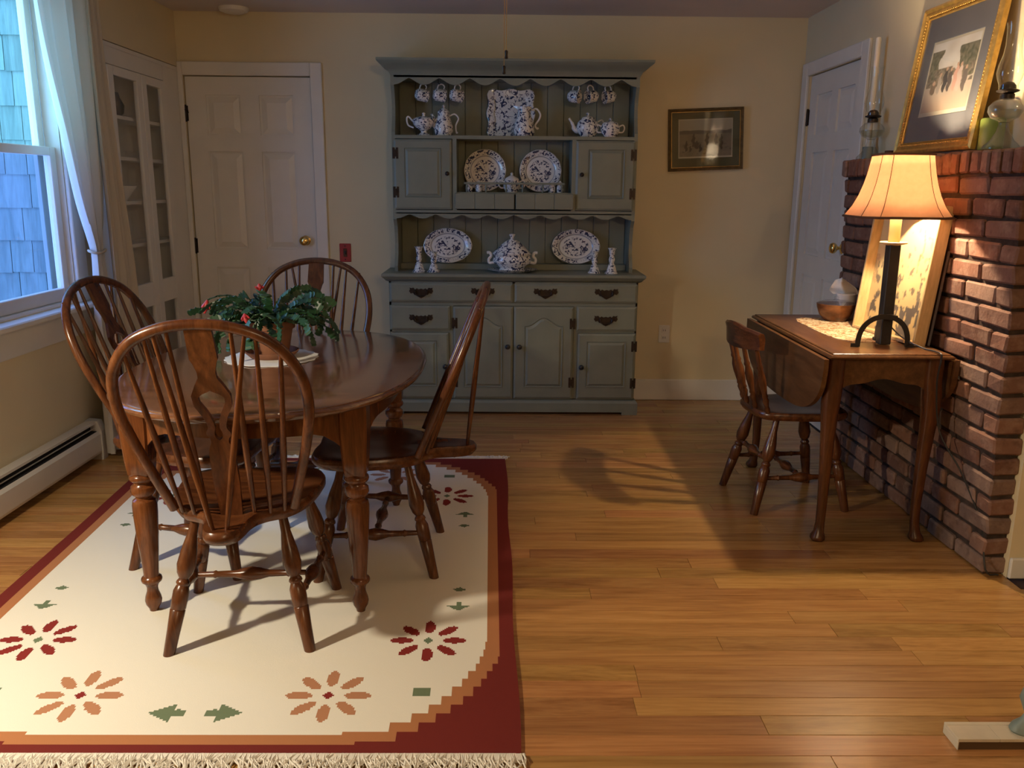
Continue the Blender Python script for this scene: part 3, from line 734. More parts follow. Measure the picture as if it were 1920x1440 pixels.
labs = ['leftmost of three patterned cups hanging at the left of the hutch', 'middle of three patterned cups hanging at the left of the hutch', 'right one of three patterned cups hanging at the left of the hutch',
        'left one of three patterned cups hanging at the right of the hutch', 'middle of three patterned cups hanging at the right of the hutch', 'rightmost of three patterned cups hanging at the right of the hutch']
for i, x in enumerate((-.490, -.385, -.286, .413, .517, .621)):
    loc = (x+.006, 5.305, 1.957)
    if i == 0: cup.location = loc; cup['label'] = labs[0]; cup.rotation_euler.z = .5
    else: dup(cup, loc, (.5, .35, .6, -.5, PI+.5, PI+.4)[i], labs[i])
S1 = 1.663
def handle_pair(t, pts, r):
    for s in (1, -1): loop_handle([(s*a, b_, c) for a, b_, c in pts], r).build('handle', WC, t, 40)
t = thing('sugar_bowl', 'footed patterned sugar bowl with lid at the far left of the top shelf', 'bowl', (-.473, 5.29, S1))
MB().lathe([(.040,0),(.038,.006),(.018,.018),(.018,.028),(.045,.045),(.062,.065),(.068,.088),(.066,.092)], None, 24).build('bowl_body', CF, t, 40)
MB().lathe([(.066,.091),(.060,.098),(.030,.108),(.010,.112),(.007,.118),(.012,.126),(.008,.131)], None, 24).build('lid', CF, t, 40)
handle_pair(t, [(.064,0,.082),(.090,0,.108),(.100,0,.095),(.092,0,.06),(.060,0,.045)], .005)
t = thing('coffee_pot', 'tall patterned coffee pot with domed lid on the top shelf at left', 'pot', (-.355, 5.30, S1))
MB().lathe([(.045,0),(.050,.006),(.056,.03),(.055,.055),(.042,.095),(.034,.12),(.036,.130)], None, 24).build('pot_body', CH, t, 40)
MB().lathe([(.037,.130),(.036,.138),(.022,.152),(.008,.158),(.006,.162),(.010,.170),(.004,.178)], None, 20).build('lid', CF, t, 40)
loop_handle([(.036,0,.115),(.066,0,.125),(.088,0,.10),(.072,0,.06),(.076,0,.02),(.084,0,.022)], .0048).build('handle', WC, t, 40)
MB().tube(smoothpts([(-.048,0,.05),(-.066,0,.075),(-.060,0,.105),(-.072,0,.126)], 5), [.015]*4+[.012]*4+[.009]*4+[.007]*4, 9).build('spout', CF, t, 40)
# square platter leaning at the back
n = 48; poly = []
for k in range(n):
    a = 2*PI*k/n; c, s = abs(math.cos(a)), abs(math.sin(a))
    r_ = .142/max(c, s)**1.0; r_ = min(r_, .182) * (1+.045*math.cos(8*a)); poly.append((r_*math.cos(a), r_*math.sin(a)))
t = thing('square_platter', 'large square blue-patterned platter with notched corners standing behind the pitcher', 'platter', (.045, 5.424, S1))
Mx = Matrix.Translation((0, 0, .139)) @ Matrix.Rotation(R(82), 4, 'X')
ring = lambda f, z: [tuple(Mx @ Vector((p[0]*f, p[1]*f, z))) for p in poly]
o = MB().rings([ring(.55,-.006), ring(.97,.008), ring(1.0,.014), ring(.97,.016), ring(.72,.008), ring(.66,.0), ring(.2,.0)]).build('platter_dish', M['china_platter'], t, 30)
t = thing('pitcher', 'patterned white pitcher with scrolled handle in front of the square platter', 'pitcher', (.123, 5.28, S1))
MB().lathe([(.050,0),(.056,.006),(.062,.035),(.058,.065),(.044,.105),(.038,.135),(.044,.168),(.041,.169),(.034,.135),(.001,.13)], None, 26).build('pitcher_body', CH, t, 40)
loop_handle([(.042,0,.150),(.072,0,.158),(.095,0,.13),(.090,0,.10),(.066,0,.065),(.078,0,.045),(.086,0,.050)], .0055).build('handle', WC, t, 40)
MB().rings([[(-.03,-.018,.15),(-.03,.018,.15),(-.034,.018,.17),(-.034,-.018,.17)],[(-.062,-.003,.168),(-.062,.003,.168),(-.064,.003,.175),(-.064,-.003,.175)]]).build('spout', WC, t)
t = thing('teapot', 'round patterned teapot with long spout on the top shelf at right', 'teapot', (.502, 5.29, S1))
MB().lathe([(.040,0),(.044,.005),(.062,.03),(.068,.055),(.060,.085),(.042,.102)], None, 26).build('teapot_body', CH, t, 40)
MB().lathe([(.043,.101),(.036,.112),(.014,.122),(.006,.126),(.012,.136),(.006,.142)], None, 20).build('lid', CF, t, 40)
MB().tube(smoothpts([(-.055,0,.035),(-.078,0,.045),(-.090,0,.075),(-.112,0,.108)], 5), [.017]*4+[.014]*4+[.010]*4+[.007]*4, 9).build('spout', WC, t, 40)
loop_handle([(.058,0,.088),(.085,.01,.098),(.098,.012,.07),(.088,.01,.035),(.062,0,.028)], .005).build('handle', WC, t, 40)
t = thing('sugar_bowl', 'small two-handled patterned sugar bowl right of the teapot', 'bowl', (.632, 5.25, S1))
MB().lathe([(.034,0),(.036,.005),(.052,.022),(.058,.045),(.050,.070)], None, 24).build('bowl_body', CH, t, 40)
MB().lathe([(.051,.069),(.044,.080),(.016,.090),(.006,.094),(.011,.102),(.005,.108)], None, 20).build('lid', CF, t, 40)
handle_pair(t, [(.052,0,.060),(.074,0,.068),(.084,0,.05),(.074,0,.028),(.052,0,.026)], .0045)
# plates and row of small pieces in the cubby
def dish(t, Rr, mat, z, tilt, aspect=1.0, wave=0.0, name='plate_dish'):
    n = 56
    Mx = Matrix.Translation((0, 0, z)) @ Matrix.Rotation(R(tilt), 4, 'X')
    def rg(f, zz): return [((Rr*aspect*f*(1+wave*math.cos(14*2*PI*k/n))*math.cos(2*PI*k/n)), (Rr*f*(1+wave*math.cos(14*2*PI*k/n))*math.sin(2*PI*k/n)), zz) for k in range(n)]
    o = MB().rings([rg(.55,-.004), rg(.60,-.005), rg(.97,.012), rg(1.0,.016), rg(.97,.0175), rg(.74,.010), rg(.66,.001), rg(.3,0)]).build(name, mat, t, 30)
    o.matrix_local = Mx
    return o
for i, (x, lab) in enumerate(((-.111, 'left of the two round blue-patterned plates standing in the hutch cubby'), (.229, 'right of the two round blue-patterned plates standing in the hutch cubby'))):
    t = thing('plate', lab, 'plate', (x, 5.405, 1.338), group='round plates in the hutch cubby'); dish(t, .128, M['plate'], .128, 80, 1, .006)
t = thing('sugar_bowl', 'little lidded sugar bowl between the two round plates', 'bowl', (.053, 5.33, 1.338))
MB().lathe([(.036,0),(.038,.006),(.050,.025),(.052,.055),(.044,.072)], None, 22).build('bowl_body', CF, t, 40)
MB().lathe([(.045,.071),(.040,.083),(.014,.098),(.006,.102),(.010,.110),(.004,.117)], None, 20).build('lid', WC, t, 40)
handle_pair(t, [(.047,0,.062),(.072,0,.070),(.080,0,.05),(.068,0,.028),(.048,0,.026)], .0045)
jar = thing('small_jar', 'x', 'jar', group='small patterned jars behind the plate rail')
MB().lathe([(.018,0),(.020,.003),(.022,.03),(.016,.045),(.014,.05)], None, 16).build('jar_body', CF, jar, 40)
MB().lathe([(.016,.05),(.016,.058),(.006,.064),(.005,.070)], None, 14).build('lid', WC, jar, 40)
jl = ['small patterned jar at the far left end of the plate rail', 'second small patterned jar from the left end of the plate rail', 'second small patterned jar from the right end of the plate rail', 'small patterned jar at the far right end of the plate rail']
for i, x in enumerate((-.205, -.145, .295, .345)):
    if i == 0: jar.location = (x, 5.29, 1.338); jar['label'] = jl[0]
    else: dup(jar, (x, 5.29, 1.338), i*1.1, jl[i])
# worktop row
S0 = .863
for i, (x, lab) in enumerate(((-.343, 'oval blue-patterned platter standing at the left of the tureen'), (.459, 'oval blue-patterned platter standing at the right of the tureen'))):
    t = thing('oval_platter', lab, 'platter', (x, 5.415, S0+.037), group='oval platters on the hutch worktop'); dish(t, .108, M['oval'], .107, 79, 1.40, .006, 'platter_dish')
t = thing('underplate', 'patterned oval underplate beneath the tureen', 'plate', (.058, 5.24, S0))
MB().lathe([(.090,0),(.095,.003),(.150,.016),(.156,.020),(.150,.021),(.10,.008),(.02,.006)], None, 36, sy=.78).build('plate_dish', M['china_platter'], t, 30)
t = thing('tureen', 'patterned china tureen with scrolled handles and domed lid in the middle of the worktop', 'tureen', (.058, 5.24, S0+.0085))
MB().lathe([(.075,0),(.080,.006),(.072,.016),(.082,.028),(.112,.048),(.118,.066),(.108,.088),(.112,.094),(.121,.104),(.120,.108)], None, 36, sy=.75).build('tureen_body', M['china_platter'], t, 40)
MB().lathe([(.120,.107),(.112,.114),(.090,.130),(.066,.158),(.040,.178),(.014,.188),(.009,.196),(.013,.206),(.020,.218),(.008,.224)], None, 36, sy=.75).build('lid', M['china_platter'], t, 40)
handle_pair(t, [(.110,0,.050),(.138,0,.048),(.142,0,.070),(.128,0,.088),(.136,0,.108),(.154,0,.108)], .009)
cs = thing('candlestick', 'x', 'candlestick', group='patterned china candlesticks on the hutch')
MB().lathe([(.040,0),(.041,.005),(.030,.016),(.026,.030),(.020,.052),(.013,.062),(.016,.072),(.019,.084),(.015,.098),(.012,.105),(.017,.114),(.018,.136),(.022,.146),(.027,.150),(.026,.153),(.012,.150)], None, 22).build('stick', CF, cs, 40)
cl = ['patterned candlestick at the far left of the hutch worktop', 'patterned candlestick in front of the left oval platter', 'patterned candlestick in front of the right oval platter', 'patterned candlestick at the far right of the hutch worktop']
for i, (x, yv, sz) in enumerate(((-.505, 5.20, 1.0), (-.418, 5.22, .80), (.560, 5.22, .86), (.662, 5.20, 1.0))):
    o = cs if i == 0 else dup(cs, (x, yv, S0), i, cl[i])
    if i == 0: cs.location = (x, yv, S0); cs['label'] = cl[0]
    o.scale = (1, 1, sz)

# ------------------------------------------------------------------ rug
rug = thing('rug', 'cream flat-woven rug with stepped red border and scattered flowers under the dining table', 'rug', (0, 0, 0))
RCX, RCY, RH = -.835, 3.012, .008
RY0, RY1 = 1.842, 4.195
cell_x, cell_y = .0055, .0065
NX, NY = int(1.76/cell_x), int((RY1-RY0)/cell_y)
def rug_x(u, y):                       # slight skew of the hand-woven sides
    xl = -1.655-.050*(y-1.87); xr = .052-.0125*(y-1.87); return xl+(xr-xl)*u
fl_c = []
for sx in (-1, 1):
    for sy in (-1, 1):
        fl_c += [(sx*.605, sy*.630, 3, 5), (sx*.345, sy*.920, 4, 3)]
gl = []
for sx in (-1, 1):
    for sy in (-1, 1):
        gl += [('leafy', sx*.690, sy*.405, 0, sy), ('dot', sx*.690, sy*.285, 0, 0), ('leafx', sx*.080, sy*1.0, sx, 0), ('rect', sx*.605, sy*.905, 0, 0)]
def rug_mat(x, y):
    ax, ay = abs(x), abs(y)
    # stepped corner
    ys = (math.floor(ay/.040)+.5)*.040
    def inside(mx, my, cxr, cyr, a, b_):
        if ax > mx or ay > my: return False
        if ax > cxr and ys > cyr:
            return ((ax-cxr)/a)**1.75 + ((ys-cyr)/b_)**1.75 < 1
        return True
    if not inside(.828, 1.128, .41, .60, .432, .545): return 1
    if not inside(.790, 1.095, .41, .60, .38, .50): return 2
    yq = (math.floor(y/.0065)+.5)*.0065
    for fx, fy, mi, mc in fl_c:
        dx, dy = x-fx, yq-fy
        if abs(dx) > .13 or abs(dy) > .13: continue
        if abs(dx)/.018+abs(dy)/.018 < 1: return mc if mi == 4 else 5
        r_ = math.hypot(dx, dy); a = math.atan2(dy, dx)
        k = round(a/(PI/4)); da = a-k*PI/4
        u_, v_ = r_*math.cos(da)-.082, r_*math.sin(da)
        if (u_/.038)**2+(v_/.0170)**2 < 1 and r_ > .040: return mi
    for kd, gx, gy, ox, oy in gl:
        dx, dy = x-gx, yq-gy
        if kd == 'rect' and abs(dx) < .026 and abs(dy) < .018: return 5
        if kd == 'dot' and abs(dx)/.024+abs(dy)/.018 < 1: return 5
        if kd == 'leafy':
            t = dy*oy/.034
            if -.1 < t < 1 and abs(dx) < .044*(1-t)/1.1: return 5
            if -.9 < t <= -.1 and abs(dx) < .008: return 5
        if kd == 'leafx':
            t = dx*ox/.050
            if -.35 < t < 1 and abs(dy) < .040*(1-t)/1.35: return 5
            if -1 < t <= -.35 and abs(dy) < .016*(1-.4*abs(t+.6)) : return 5
    return 0
b = MB()
ys_ = np.linspace(RY0, RY1, NY+1)
ripple = lambda u, y: RH + .0012*math.sin(y*5.3+u*2) 
for j in range(NY+1):
    for i in range(NX+1):
        u = i/NX; wob = .004*math.sin(ys_[j]*7.0) if i == NX else 0
        b.v.append((rug_x(u, ys_[j])+wob, ys_[j], ripple(u, ys_[j])))
for j in range(NY):
    yc = ys_[j]+cell_y/2
    for i in range(NX):
        o_ = j*(NX+1)+i; b.f.append((o_, o_+1, o_+NX+2, o_+NX+1))
        b.m.append(rug_mat(((i+.5)/NX-.5)*1.75, yc-RCY))
n0 = len(b.v)
# edge skirt so the rug has thickness
edge = [i for i in range(NX+1)] + [j*(NX+1)+NX for j in range(1, NY+1)] + [NY*(NX+1)+i for i in range(NX-1, -1, -1)] + [j*(NX+1) for j in range(NY-1, 0, -1)]
for e in edge: b.v.append((b.v[e][0], b.v[e][1], .0005))
for k in range(len(edge)):
    k2 = (k+1) % len(edge); b.f.append((edge[k2], edge[k], n0+k, n0+k2)); b.m.append(1)
me = b.mesh('woven_field', [M['cream_rug'], M['red_rug'], M['tan_rug'], M['crimson_rug'], M['rust_rug'], M['green_rug']], recalc=False)
o = bpy.data.objects.new('woven_field', me); C.objects.link(o); o.parent = rug
rf = random.Random(21)
for (yy, sgn, L) in ((RY0, -1, .070), (RY1, 1, .050)):
    b = MB(); n = 640
    xa, xb = rug_x(0, yy), rug_x(1, yy)
    for k in range(n):
        x = xa+(xb-xa)*(k+rf.random()*.6)/n + (.0 if k < n-4 else .01); l = L*rf.uniform(.75, 1.1); s = rf.uniform(-.018, .022); m_ = rf.uniform(-.012, .012)
        b.tube([(x, yy-sgn*.004, .007), (x+s*.3+m_, yy+sgn*l*.35, .0065+rf.random()*.006), (x+s*.7-m_, yy+sgn*l*.7, .004+rf.random()*.006), (x+s*1.3, yy+sgn*l, .0025)], [.0028, .0026, .0022, .0014], 4)
    b.box(xa, xb, yy-.004, yy+.004, .001, .0105) if sgn > 0 else b.box(xa, xb, yy-.022, yy+.002, .001, .0100)
    b.build('fringe', M['fringe'], rug, kind='stuff')

# ------------------------------------------------------------------ bow-back windsor chairs
LEGP = [(0,.0125),(.06,.0135),(.14,.0145),(.26,.0235),(.36,.0278),(.42,.0225),(.455,.0135),(.47,.0185),(.485,.0205),(.50,.0165),(.515,.0195),(.54,.0235),(.60,.0235),(.66,.0225),(.665,.0205),(.67,.0225),(.82,.0195),(1.0,.0165)]
STRP = [(0,.008),(.18,.010),(.20,.013),(.215,.010),(.36,.0115),(.43,.019),(.50,.0235),(.57,.019),(.64,.0115),(.785,.010),(.80,.013),(.82,.010),(1,.008)]
LEAN_B = R(22.5)
BASEY = -.150
def bp(x, s, off=0):      # point of the leaning back plane
    return Vector((x, BASEY - s*math.sin(LEAN_B) - off*math.cos(LEAN_B), .448 + s*math.cos(LEAN_B) - off*math.sin(LEAN_B)))
def make_windsor(label):
    t = thing('windsor_chair', label, 'chair', group='windsor chairs around the dining table')
    half = [(0,.225),(.085,.232),(.160,.222),(.208,.180),(.226,.110),(.222,.035),(.207,-.045),(.183,-.105),(.148,-.150),(.108,-.172),(.078,-.200),(.062,-.240),(.055,-.288),(.044,-.328),(.024,-.348),(0,-.353)]
    outl = smoothpts([(x, y_, 0) for x, y_ in half] + [(-x, y_, 0) for x, y_ in half[::-1][1:-1]], 3, True)
    def rg(f, z, dish=0): return [(p.x*f, (p.y+.02)*f-.02, z) for p in outl]
    top = [rg(.86,.404), rg(.955,.408), rg(1.0,.424), rg(1.0,.437), rg(.975,.447), rg(.90,.449), rg(.72,.443), rg(.45,.436), rg(.15,.435)]
    MB().rings(top).build('seat', M['chair_x'], t, 45)
    for sx in (-1, 1):
        MB().turned((sx*.125,-.105,.415), (sx*.208,-.205,.0), LEGP).build('leg', M['chair'], t, 50)
        MB().turned((sx*.155,.120,.415), (sx*.236,.205,.0), LEGP).build('leg', M['chair'], t, 50)
    def on(sx, front, z):
        k = 1-z/.415
        a, c = ((sx*.155,.120),(sx*.236,.205)) if front else ((sx*.125,-.105),(sx*.208,-.205))
        return Vector((a[0]+(c[0]-a[0])*k, a[1]+(c[1]-a[1])*k, z))
    mids = []
    for sx in (-1, 1):
        a, c = on(sx, False, .165), on(sx, True, .165); mids.append((a+c)/2)
        MB().turned(a, c, STRP, 12).build('side_stretcher', M['chair'], t, 50)
    MB().turned(mids[0], mids[1], STRP, 12).build('cross_stretcher', M['chair_x'], t, 50)
    bow = smoothpts([(-.172,0,0),(-.205,.13,0),(-.236,.26,0),(-.252,.38,0),(-.236,.485,0),(-.180,.570,0),(-.095,.615,0),(0,.628,0),(.095,.615,0),(.180,.570,0),(.236,.485,0),(.252,.38,0),(.236,.26,0),(.205,.13,0),(.172,0,0)], 5)
    nrm = Vector((0, -math.cos(LEAN_B), -math.sin(LEAN_B)))
    MB().tube([bp(p.x, p.y) for p in bow], .0152, 10, up=nrm, flat=.92).build('bow', M['chair'], t, 60)
    def bow_s(x):                       # height of the bow over x, upper half
        best = 0
        for p in bow:
            if abs(abs(p.x)-abs(x)) < .02 and p.y > best: best = p.y
        return best
    for sx in (-1, 1):
        for xb, xt in ((.066,.080),(.108,.140),(.146,.200)):
            yb = -.150-.052*(1-(xb/.172)**2)
            a = Vector((sx*xb, yb+.006, .440)); c = bp(sx*xt, bow_s(xt))
            MB().turned(a, c, [(0,.0055),(.06,.0065),(.35,.0098),(.7,.0075),(1,.0052)], 8).build('spindle', M['chair'], t, 50)
        a = Vector((sx*.017, -.318, .438)); c = bp(sx*.115, bow_s(.115))
        MB().turned(a, c, [(0,.0055),(.06,.007),(.35,.0098),(.7,.0075),(1,.0052)], 8).build('brace_spindle', M['chair'], t, 50)
    # pierced splat
    wo = [(0,.034),(.10,.0355),(.155,.036),(.17,.031),(.215,.0235),(.245,.024),(.28,.036),(.335,.0515),(.39,.0500),(.45,.032),(.495,.0245),(.515,.0255),(.53,.033),(.548,.033),(.565,.0245),(.585,.0235),(.605,.030),(.64,.035),(.80,.036),(1.0,.030)]
    wi = [(0,0),(.314,0),(.322,.018),(.345,.0345),(.375,.0335),(.42,.0190),(.47,.008),(.51,.006),(.53,.011),(.55,.0115),(.568,.0055),(.572,0),(1,0)]
    S0_, S1_ = .622, -.012
    nT = 110; b = MB(); th = .006
    def lin(tab, q):
        for (a, v0), (c, v1) in zip(tab, tab[1:]):
            if q <= c: return v0+(v1-v0)*((q-a)/(c-a) if c > a else 0)
        return tab[-1][1]
    for sx in (-1, 1):
        rings_ = []
        for k in range(nT+1):
            q = k/nT; s_ = S0_+(S1_-S0_)*q; a, c = lin(wi, q), lin(wo, q)
            # the splat's foot runs down to the seat just in front of the tail
            o_ = .035*max(0, q-.55)/.45
            P4 = [bp(sx*a, s_, o_-th), bp(sx*c, s_, o_-th), bp(sx*c, s_, o_+th), bp(sx*a, s_, o_+th)]
            rings_.append(P4)
        b.rings(rings_)
    b.build('splat', M['chair'], t, 35)
    return t
chF = make_windsor('windsor chair nearest the viewer, its back towards the viewer')
chF.location = (-.790, 2.515, 0); chF.rotation_euler.z = R(3.5)
dup(chF, (-1.105, 3.060, 0), R(-97), 'windsor chair under the window, on the left of the table')
dup(chF, (-.445, 3.025, 0), R(90+1), 'windsor chair seen side-on at the right of the table before the hutch')
dup(chF, (-.865, 3.615, 0), R(180), 'windsor chair at the far end of the table near the white door')

# ------------------------------------------------------------------ dining table
tb = thing('dining_table', 'oval-ended dark wooden dining table with turned legs on the rug', 'table', (-.797, 3.052, 0))
def sup(a, b_, n_=2.3, N_=72):
    out = []
    for k in range(N_):
        t = 2*PI*k/N_; c, s = math.cos(t), math.sin(t)
        out.append((a*math.copysign(abs(c)**(2/n_), c), b_*math.copysign(abs(s)**(2/n_), s)))
    return out
def trg(e, z): return [(x, y_, z) for x, y_ in sup(.516+e, .746+e)]
MB().rings([trg(-.022,.712), trg(-.012,.714), trg(-.004,.720), trg(-.001,.728), trg(-.004,.733), trg(-.012,.736), trg(-.013,.7395), trg(-.020,.741), trg(-.2,.741)]).build('tabletop', M['table'], tb, 40)
lx, ly = .338, .478
# apron: four curved boards between the legs, lower edge dipping at the legs
def apron(p0, p1, bulge, nrm_):
    b = MB(); n = 24; rg_ = []
    p0, p1, nv = Vector(p0), Vector(p1), Vector(nrm_)
    for k in range(n+1):
        q = k/n; p = p0.lerp(p1, q) + nv*bulge*(1-(2*q-1)**2)
        e = min(q, 1-q); zl = .63 - .10*max(0, 1-e/.16)**1.6
        rg_.append([(*(p+nv*.010).xy, .712), (*(p-nv*.010).xy, .712), (*(p-nv*.010).xy, zl), (*(p+nv*.010).xy, zl)])
    b.rings(rg_).build('apron', M['leg'], tb, 40)
for s in (-1, 1):
    apron((-lx, s*ly, 0), (lx, s*ly, 0), .11, (0, s, 0)); apron((s*lx, -ly, 0), (s*lx, ly, 0), .07, (s, 0, 0))
def table_leg(x, y_):
    b = MB(); sq = lambda h_, z, c=.006: [(-h_+c,-h_,z),(h_-c,-h_,z),(h_,-h_+c,z),(h_,h_-c,z),(h_-c,h_,z),(-h_+c,h_,z),(-h_,h_-c,z),(-h_,-h_+c,z)]
    b.rings([sq(.043,.712), sq(.043,.66), sq(.042,.60), sq(.038,.53), sq(.034,.485), sq(.030,.478)])
    b.lathe([(.012,0),(.0135,.004),(.016,.018),(.024,.032),(.0265,.046),(.024,.060),(.018,.078),(.0175,.092),(.022,.104),(.031,.112),(.033,.119),(.031,.126),(.024,.132),(.0235,.140),(.028,.20),(.034,.28),(.0375,.345),(.038,.375),(.035,.392),(.026,.398),(.025,.404),(.034,.412),(.0385,.424),(.037,.438),(.028,.446),(.027,.452),(.037,.460),(.040,.468),(.038,.476),(.030,.482)], None, 22)
    o = b.build('leg', M['leg'], tb, 40); o.location = (x, y_, 0)
    return o
for sx in (-1, 1):
    for sy in (-1, 1): table_leg(sx*lx, sy*ly)

# doily, pot and cactus
TZ = .741
doi = MB(); n = 120
def drg(f, z): return [(.172*f*(1+.018*math.sin(20*2*PI*k/n)*(f > .9))*math.cos(2*PI*k/n)*.98, .172*f*(1+.018*math.sin(20*2*PI*k/n)*(f > .9))*math.sin(2*PI*k/n), z+(.0012*math.sin(6*2*PI*k/n)+.0012 if f > .9 else 0)) for k in range(n)]
doi.rings([drg(1,.0005), drg(1.0,.0020), drg(.92,.0020), drg(.5,.0020)])
o = doi.build('doily', M['white_cloth'], None, 40); o.location = (-.858, 3.135, TZ); tag(o, 'white scalloped doily under the potted cactus', 'doily')
pz = TZ+.002
pot = thing('potted_cactus', 'dark green trailing holiday cactus with red buds in a terracotta pot', 'plant', (-.862, 3.150, pz))
MB().lathe([(.075,0),(.080,.003),(.098,.020),(.101,.026),(.096,.026),(.085,.008),(.01,.006)], None, 30).build('saucer', M['terracotta'], pot, 40)
MB().lathe([(.058,.007),(.062,.010),(.080,.105),(.081,.108),(.089,.110),(.092,.135),(.089,.139),(.083,.138),(.080,.120)], None, 30, cap=False).build('pot', M['terracotta'], pot, 40)
MB().lathe([(.081,.116),(.05,.124),(.001,.126)], None, 24).build('soil', M['soil'], pot, 40)
# leaf segment: flat, notched, tip along +Z
def seg_mesh(L, W):
    half = [(.12,0),(.34,.10),(.70,.24),(1.0,.28),(.62,.42),(.80,.56),(1.02,.62),(.60,.76),(.82,.92),(.30,1.0)]
    pts = [(x*W, z*L) for x, z in half] + [(-x*W, z*L) for x, z in half[::-1]]
    b = MB(); n = len(pts); th = .0022
    b.v = [(x, th*(.5 if abs(x) > W*.6 else 1.2), z) for x, z in pts] + [(x, -th*(.5 if abs(x) > W*.6 else 1.2), z) for x, z in pts]
    for k in range(n//2-1):
        a, c = k, n-1-k; b.f += [(a, a+1, c-1, c), (n+a, n+c, n+c-1, n+a+1)]
    for k in range(n): k2 = (k+1) % n; b.f.append((k, n+k, n+k2, k2))
    b.m = [0]*len(b.f)
    return b.mesh('leaf', M['cactus'])
segs = [seg_mesh(.048, .0165), seg_mesh(.042, .0150), seg_mesh(.056, .0180)]
rc = random.Random(17); nseg = 0; buds = []
for k in range(48):
    az = 2*PI*(k*0.618) + rc.uniform(-.25, .25)
    el = rc.choice([rc.uniform(.8, 1.35), rc.uniform(.45, 1.0), rc.uniform(.10, .7)])
    p = Vector((.045*math.cos(az)*rc.random(), .045*math.sin(az)*rc.random(), .125))
    nn = rc.choice([5, 6, 6, 7]) if el < 1.2 else rc.choice([4, 5, 6])
    droop = rc.uniform(.26, .44) if el > .6 else rc.uniform(.16, .34)
    roll = rc.uniform(-1.2, 1.2)
    for i in range(nn):
        if nseg >= 292: break
        d = Vector((math.cos(az)*math.cos(el), math.sin(az)*math.cos(el), math.sin(el)))
        Lk = .045
        if (p+d*Lk).z < .012: break
        me = rc.choice(segs)
        up_ = Vector((0,0,1)); xw = d.cross(up_)
        if xw.length < .05: xw = Vector((1,0,0))
        xw.normalize(); ny = d.cross(xw)
        Mr = Matrix((xw, ny, d)).transposed().to_4x4() @ Matrix.Rotation(roll+rc.uniform(-.6, .6), 4, 'Z')
        o = bpy.data.objects.new('leaf', me); C.objects.link(o); o.parent = pot
        sc_ = rc.uniform(.85, 1.08)
        o.matrix_local = Matrix.Translation(p) @ Mr @ Matrix.Scale(sc_, 4); nseg += 1
        p = p + d*Lk*sc_*.98
        el -= droop*(.6+.25*i); az += rc.uniform(-.28, .28)
    buds.append((p.copy(), d.copy()))
def bud(p, d, L):
    b = MB(); Mx = Matrix.Translation(p) @ Vector(d).to_track_quat('Z', 'Y').to_matrix().to_4x4()
    b.lathe([(.003,0),(.007,L*.15),(.0095,L*.4),(.008,L*.7),(.003,L)], Mx, 10)
    for q in range(6):
        a = q*PI/3; r_ = .009
        b.tube([Mx @ Vector((r_*.5*math.cos(a), r_*.5*math.sin(a), L*.2)), Mx @ Vector((r_*1.4*math.cos(a), r_*1.4*math.sin(a), L*.5)), Mx @ Vector((r_*1.9*math.cos(a), r_*1.9*math.sin(a), L*.62))], [.003, .004, .001], 5)
    return b.build('red_blossom', M['petal'], pot, 40)
bw_ = Vector((-.862, 3.150, pz))
def stem_to(p1, start=(.0,0,.13), lift=.12):
    """arching shoot of leaf segments that ends at p1"""
    s_ = Vector(start); e_ = Vector(p1); c_ = (s_+e_)/2+Vector((0,0,lift)); n_ = 6; last = None
    for i in range(n_):
        q0, q1 = i/n_, (i+1)/n_
        B = lambda q: s_*(1-q)**2+c_*2*q*(1-q)+e_*q*q
        a, c = B(q0), B(q1); d = (c-a); L = d.length; d.normalize()
        xw = d.cross(Vector((0,0,1))).normalized(); ny = d.cross(xw)
        o = bpy.data.objects.new('leaf', segs[2]); C.objects.link(o); o.parent = pot
        o.matrix_local = Matrix.Translation(a) @ Matrix((xw, ny, d)).transposed().to_4x4() @ Matrix.Diagonal((1, 1, L/.056*1.02, 1)); last = d
    return last
e = at(389, 562, 3.10)-bw_; stem_to(e, lift=.10); bud(e, (-.25, -.1, -1), .052)
e = at(487, 545, 3.10)-bw_; stem_to(e, lift=.06); bud(e, (.0, -.1, .8), .026)
e = at(458, 588, 3.00)-bw_; stem_to(e, lift=.08); bud(e, (.25, -.3, -.8), .036)

# ------------------------------------------------------------------ curtains
def fold_sheet(name, rows, nf, amp, mat, thick=.0025):
    """rows: (z, y0, y1, x, depth of folds)"""
    nu, nv = nf*10, len(rows)
    def fn(u, v):
        k = v*(nv-1); i = min(int(k), nv-2); q = k-i
        a, b_ = rows[i], rows[i+1]; z, y0_, y1_, x_, d_ = [a[m_]+(b_[m_]-a[m_])*q for m_ in range(5)]
        ph = u*nf*2*PI + .8*math.sin(3*u+z*1.2)
        return (x_+d_*math.sin(ph)+d_*.35*math.sin(ph*.47+1), y0_+(y1_-y0_)*u+d_*.25*math.cos(ph), z)
    return MB().grid(nu, 60, fn)
def interp_rows(keys, n=30):
    zs = np.linspace(keys[0][0], keys[-1][0], n); out = []
    P = smoothpts([(k[1], k[2], k[3]) for k in keys], 12); Z_ = smoothpts([(k[0], k[4], 0) for k in keys], 12)
    return [(Z_[i].x, P[i].x, P[i].y, P[i].z, Z_[i].y) for i in range(len(P))]
cu = thing('sheer_curtain', 'pale sheer curtain tied back beside the left window', 'curtain', (0, 0, 0))
up_rows = interp_rows([(2.30, 3.86, 4.46, -1.985, .026), (1.95, 3.90, 4.44, -1.985, .026), (1.60, 4.00, 4.40, -1.985, .024), (1.30, 4.09, 4.36, -1.988, .022), (1.10, 4.185, 4.305, -1.99, .018), (1.04, 4.205, 4.295, -1.99, .015)])
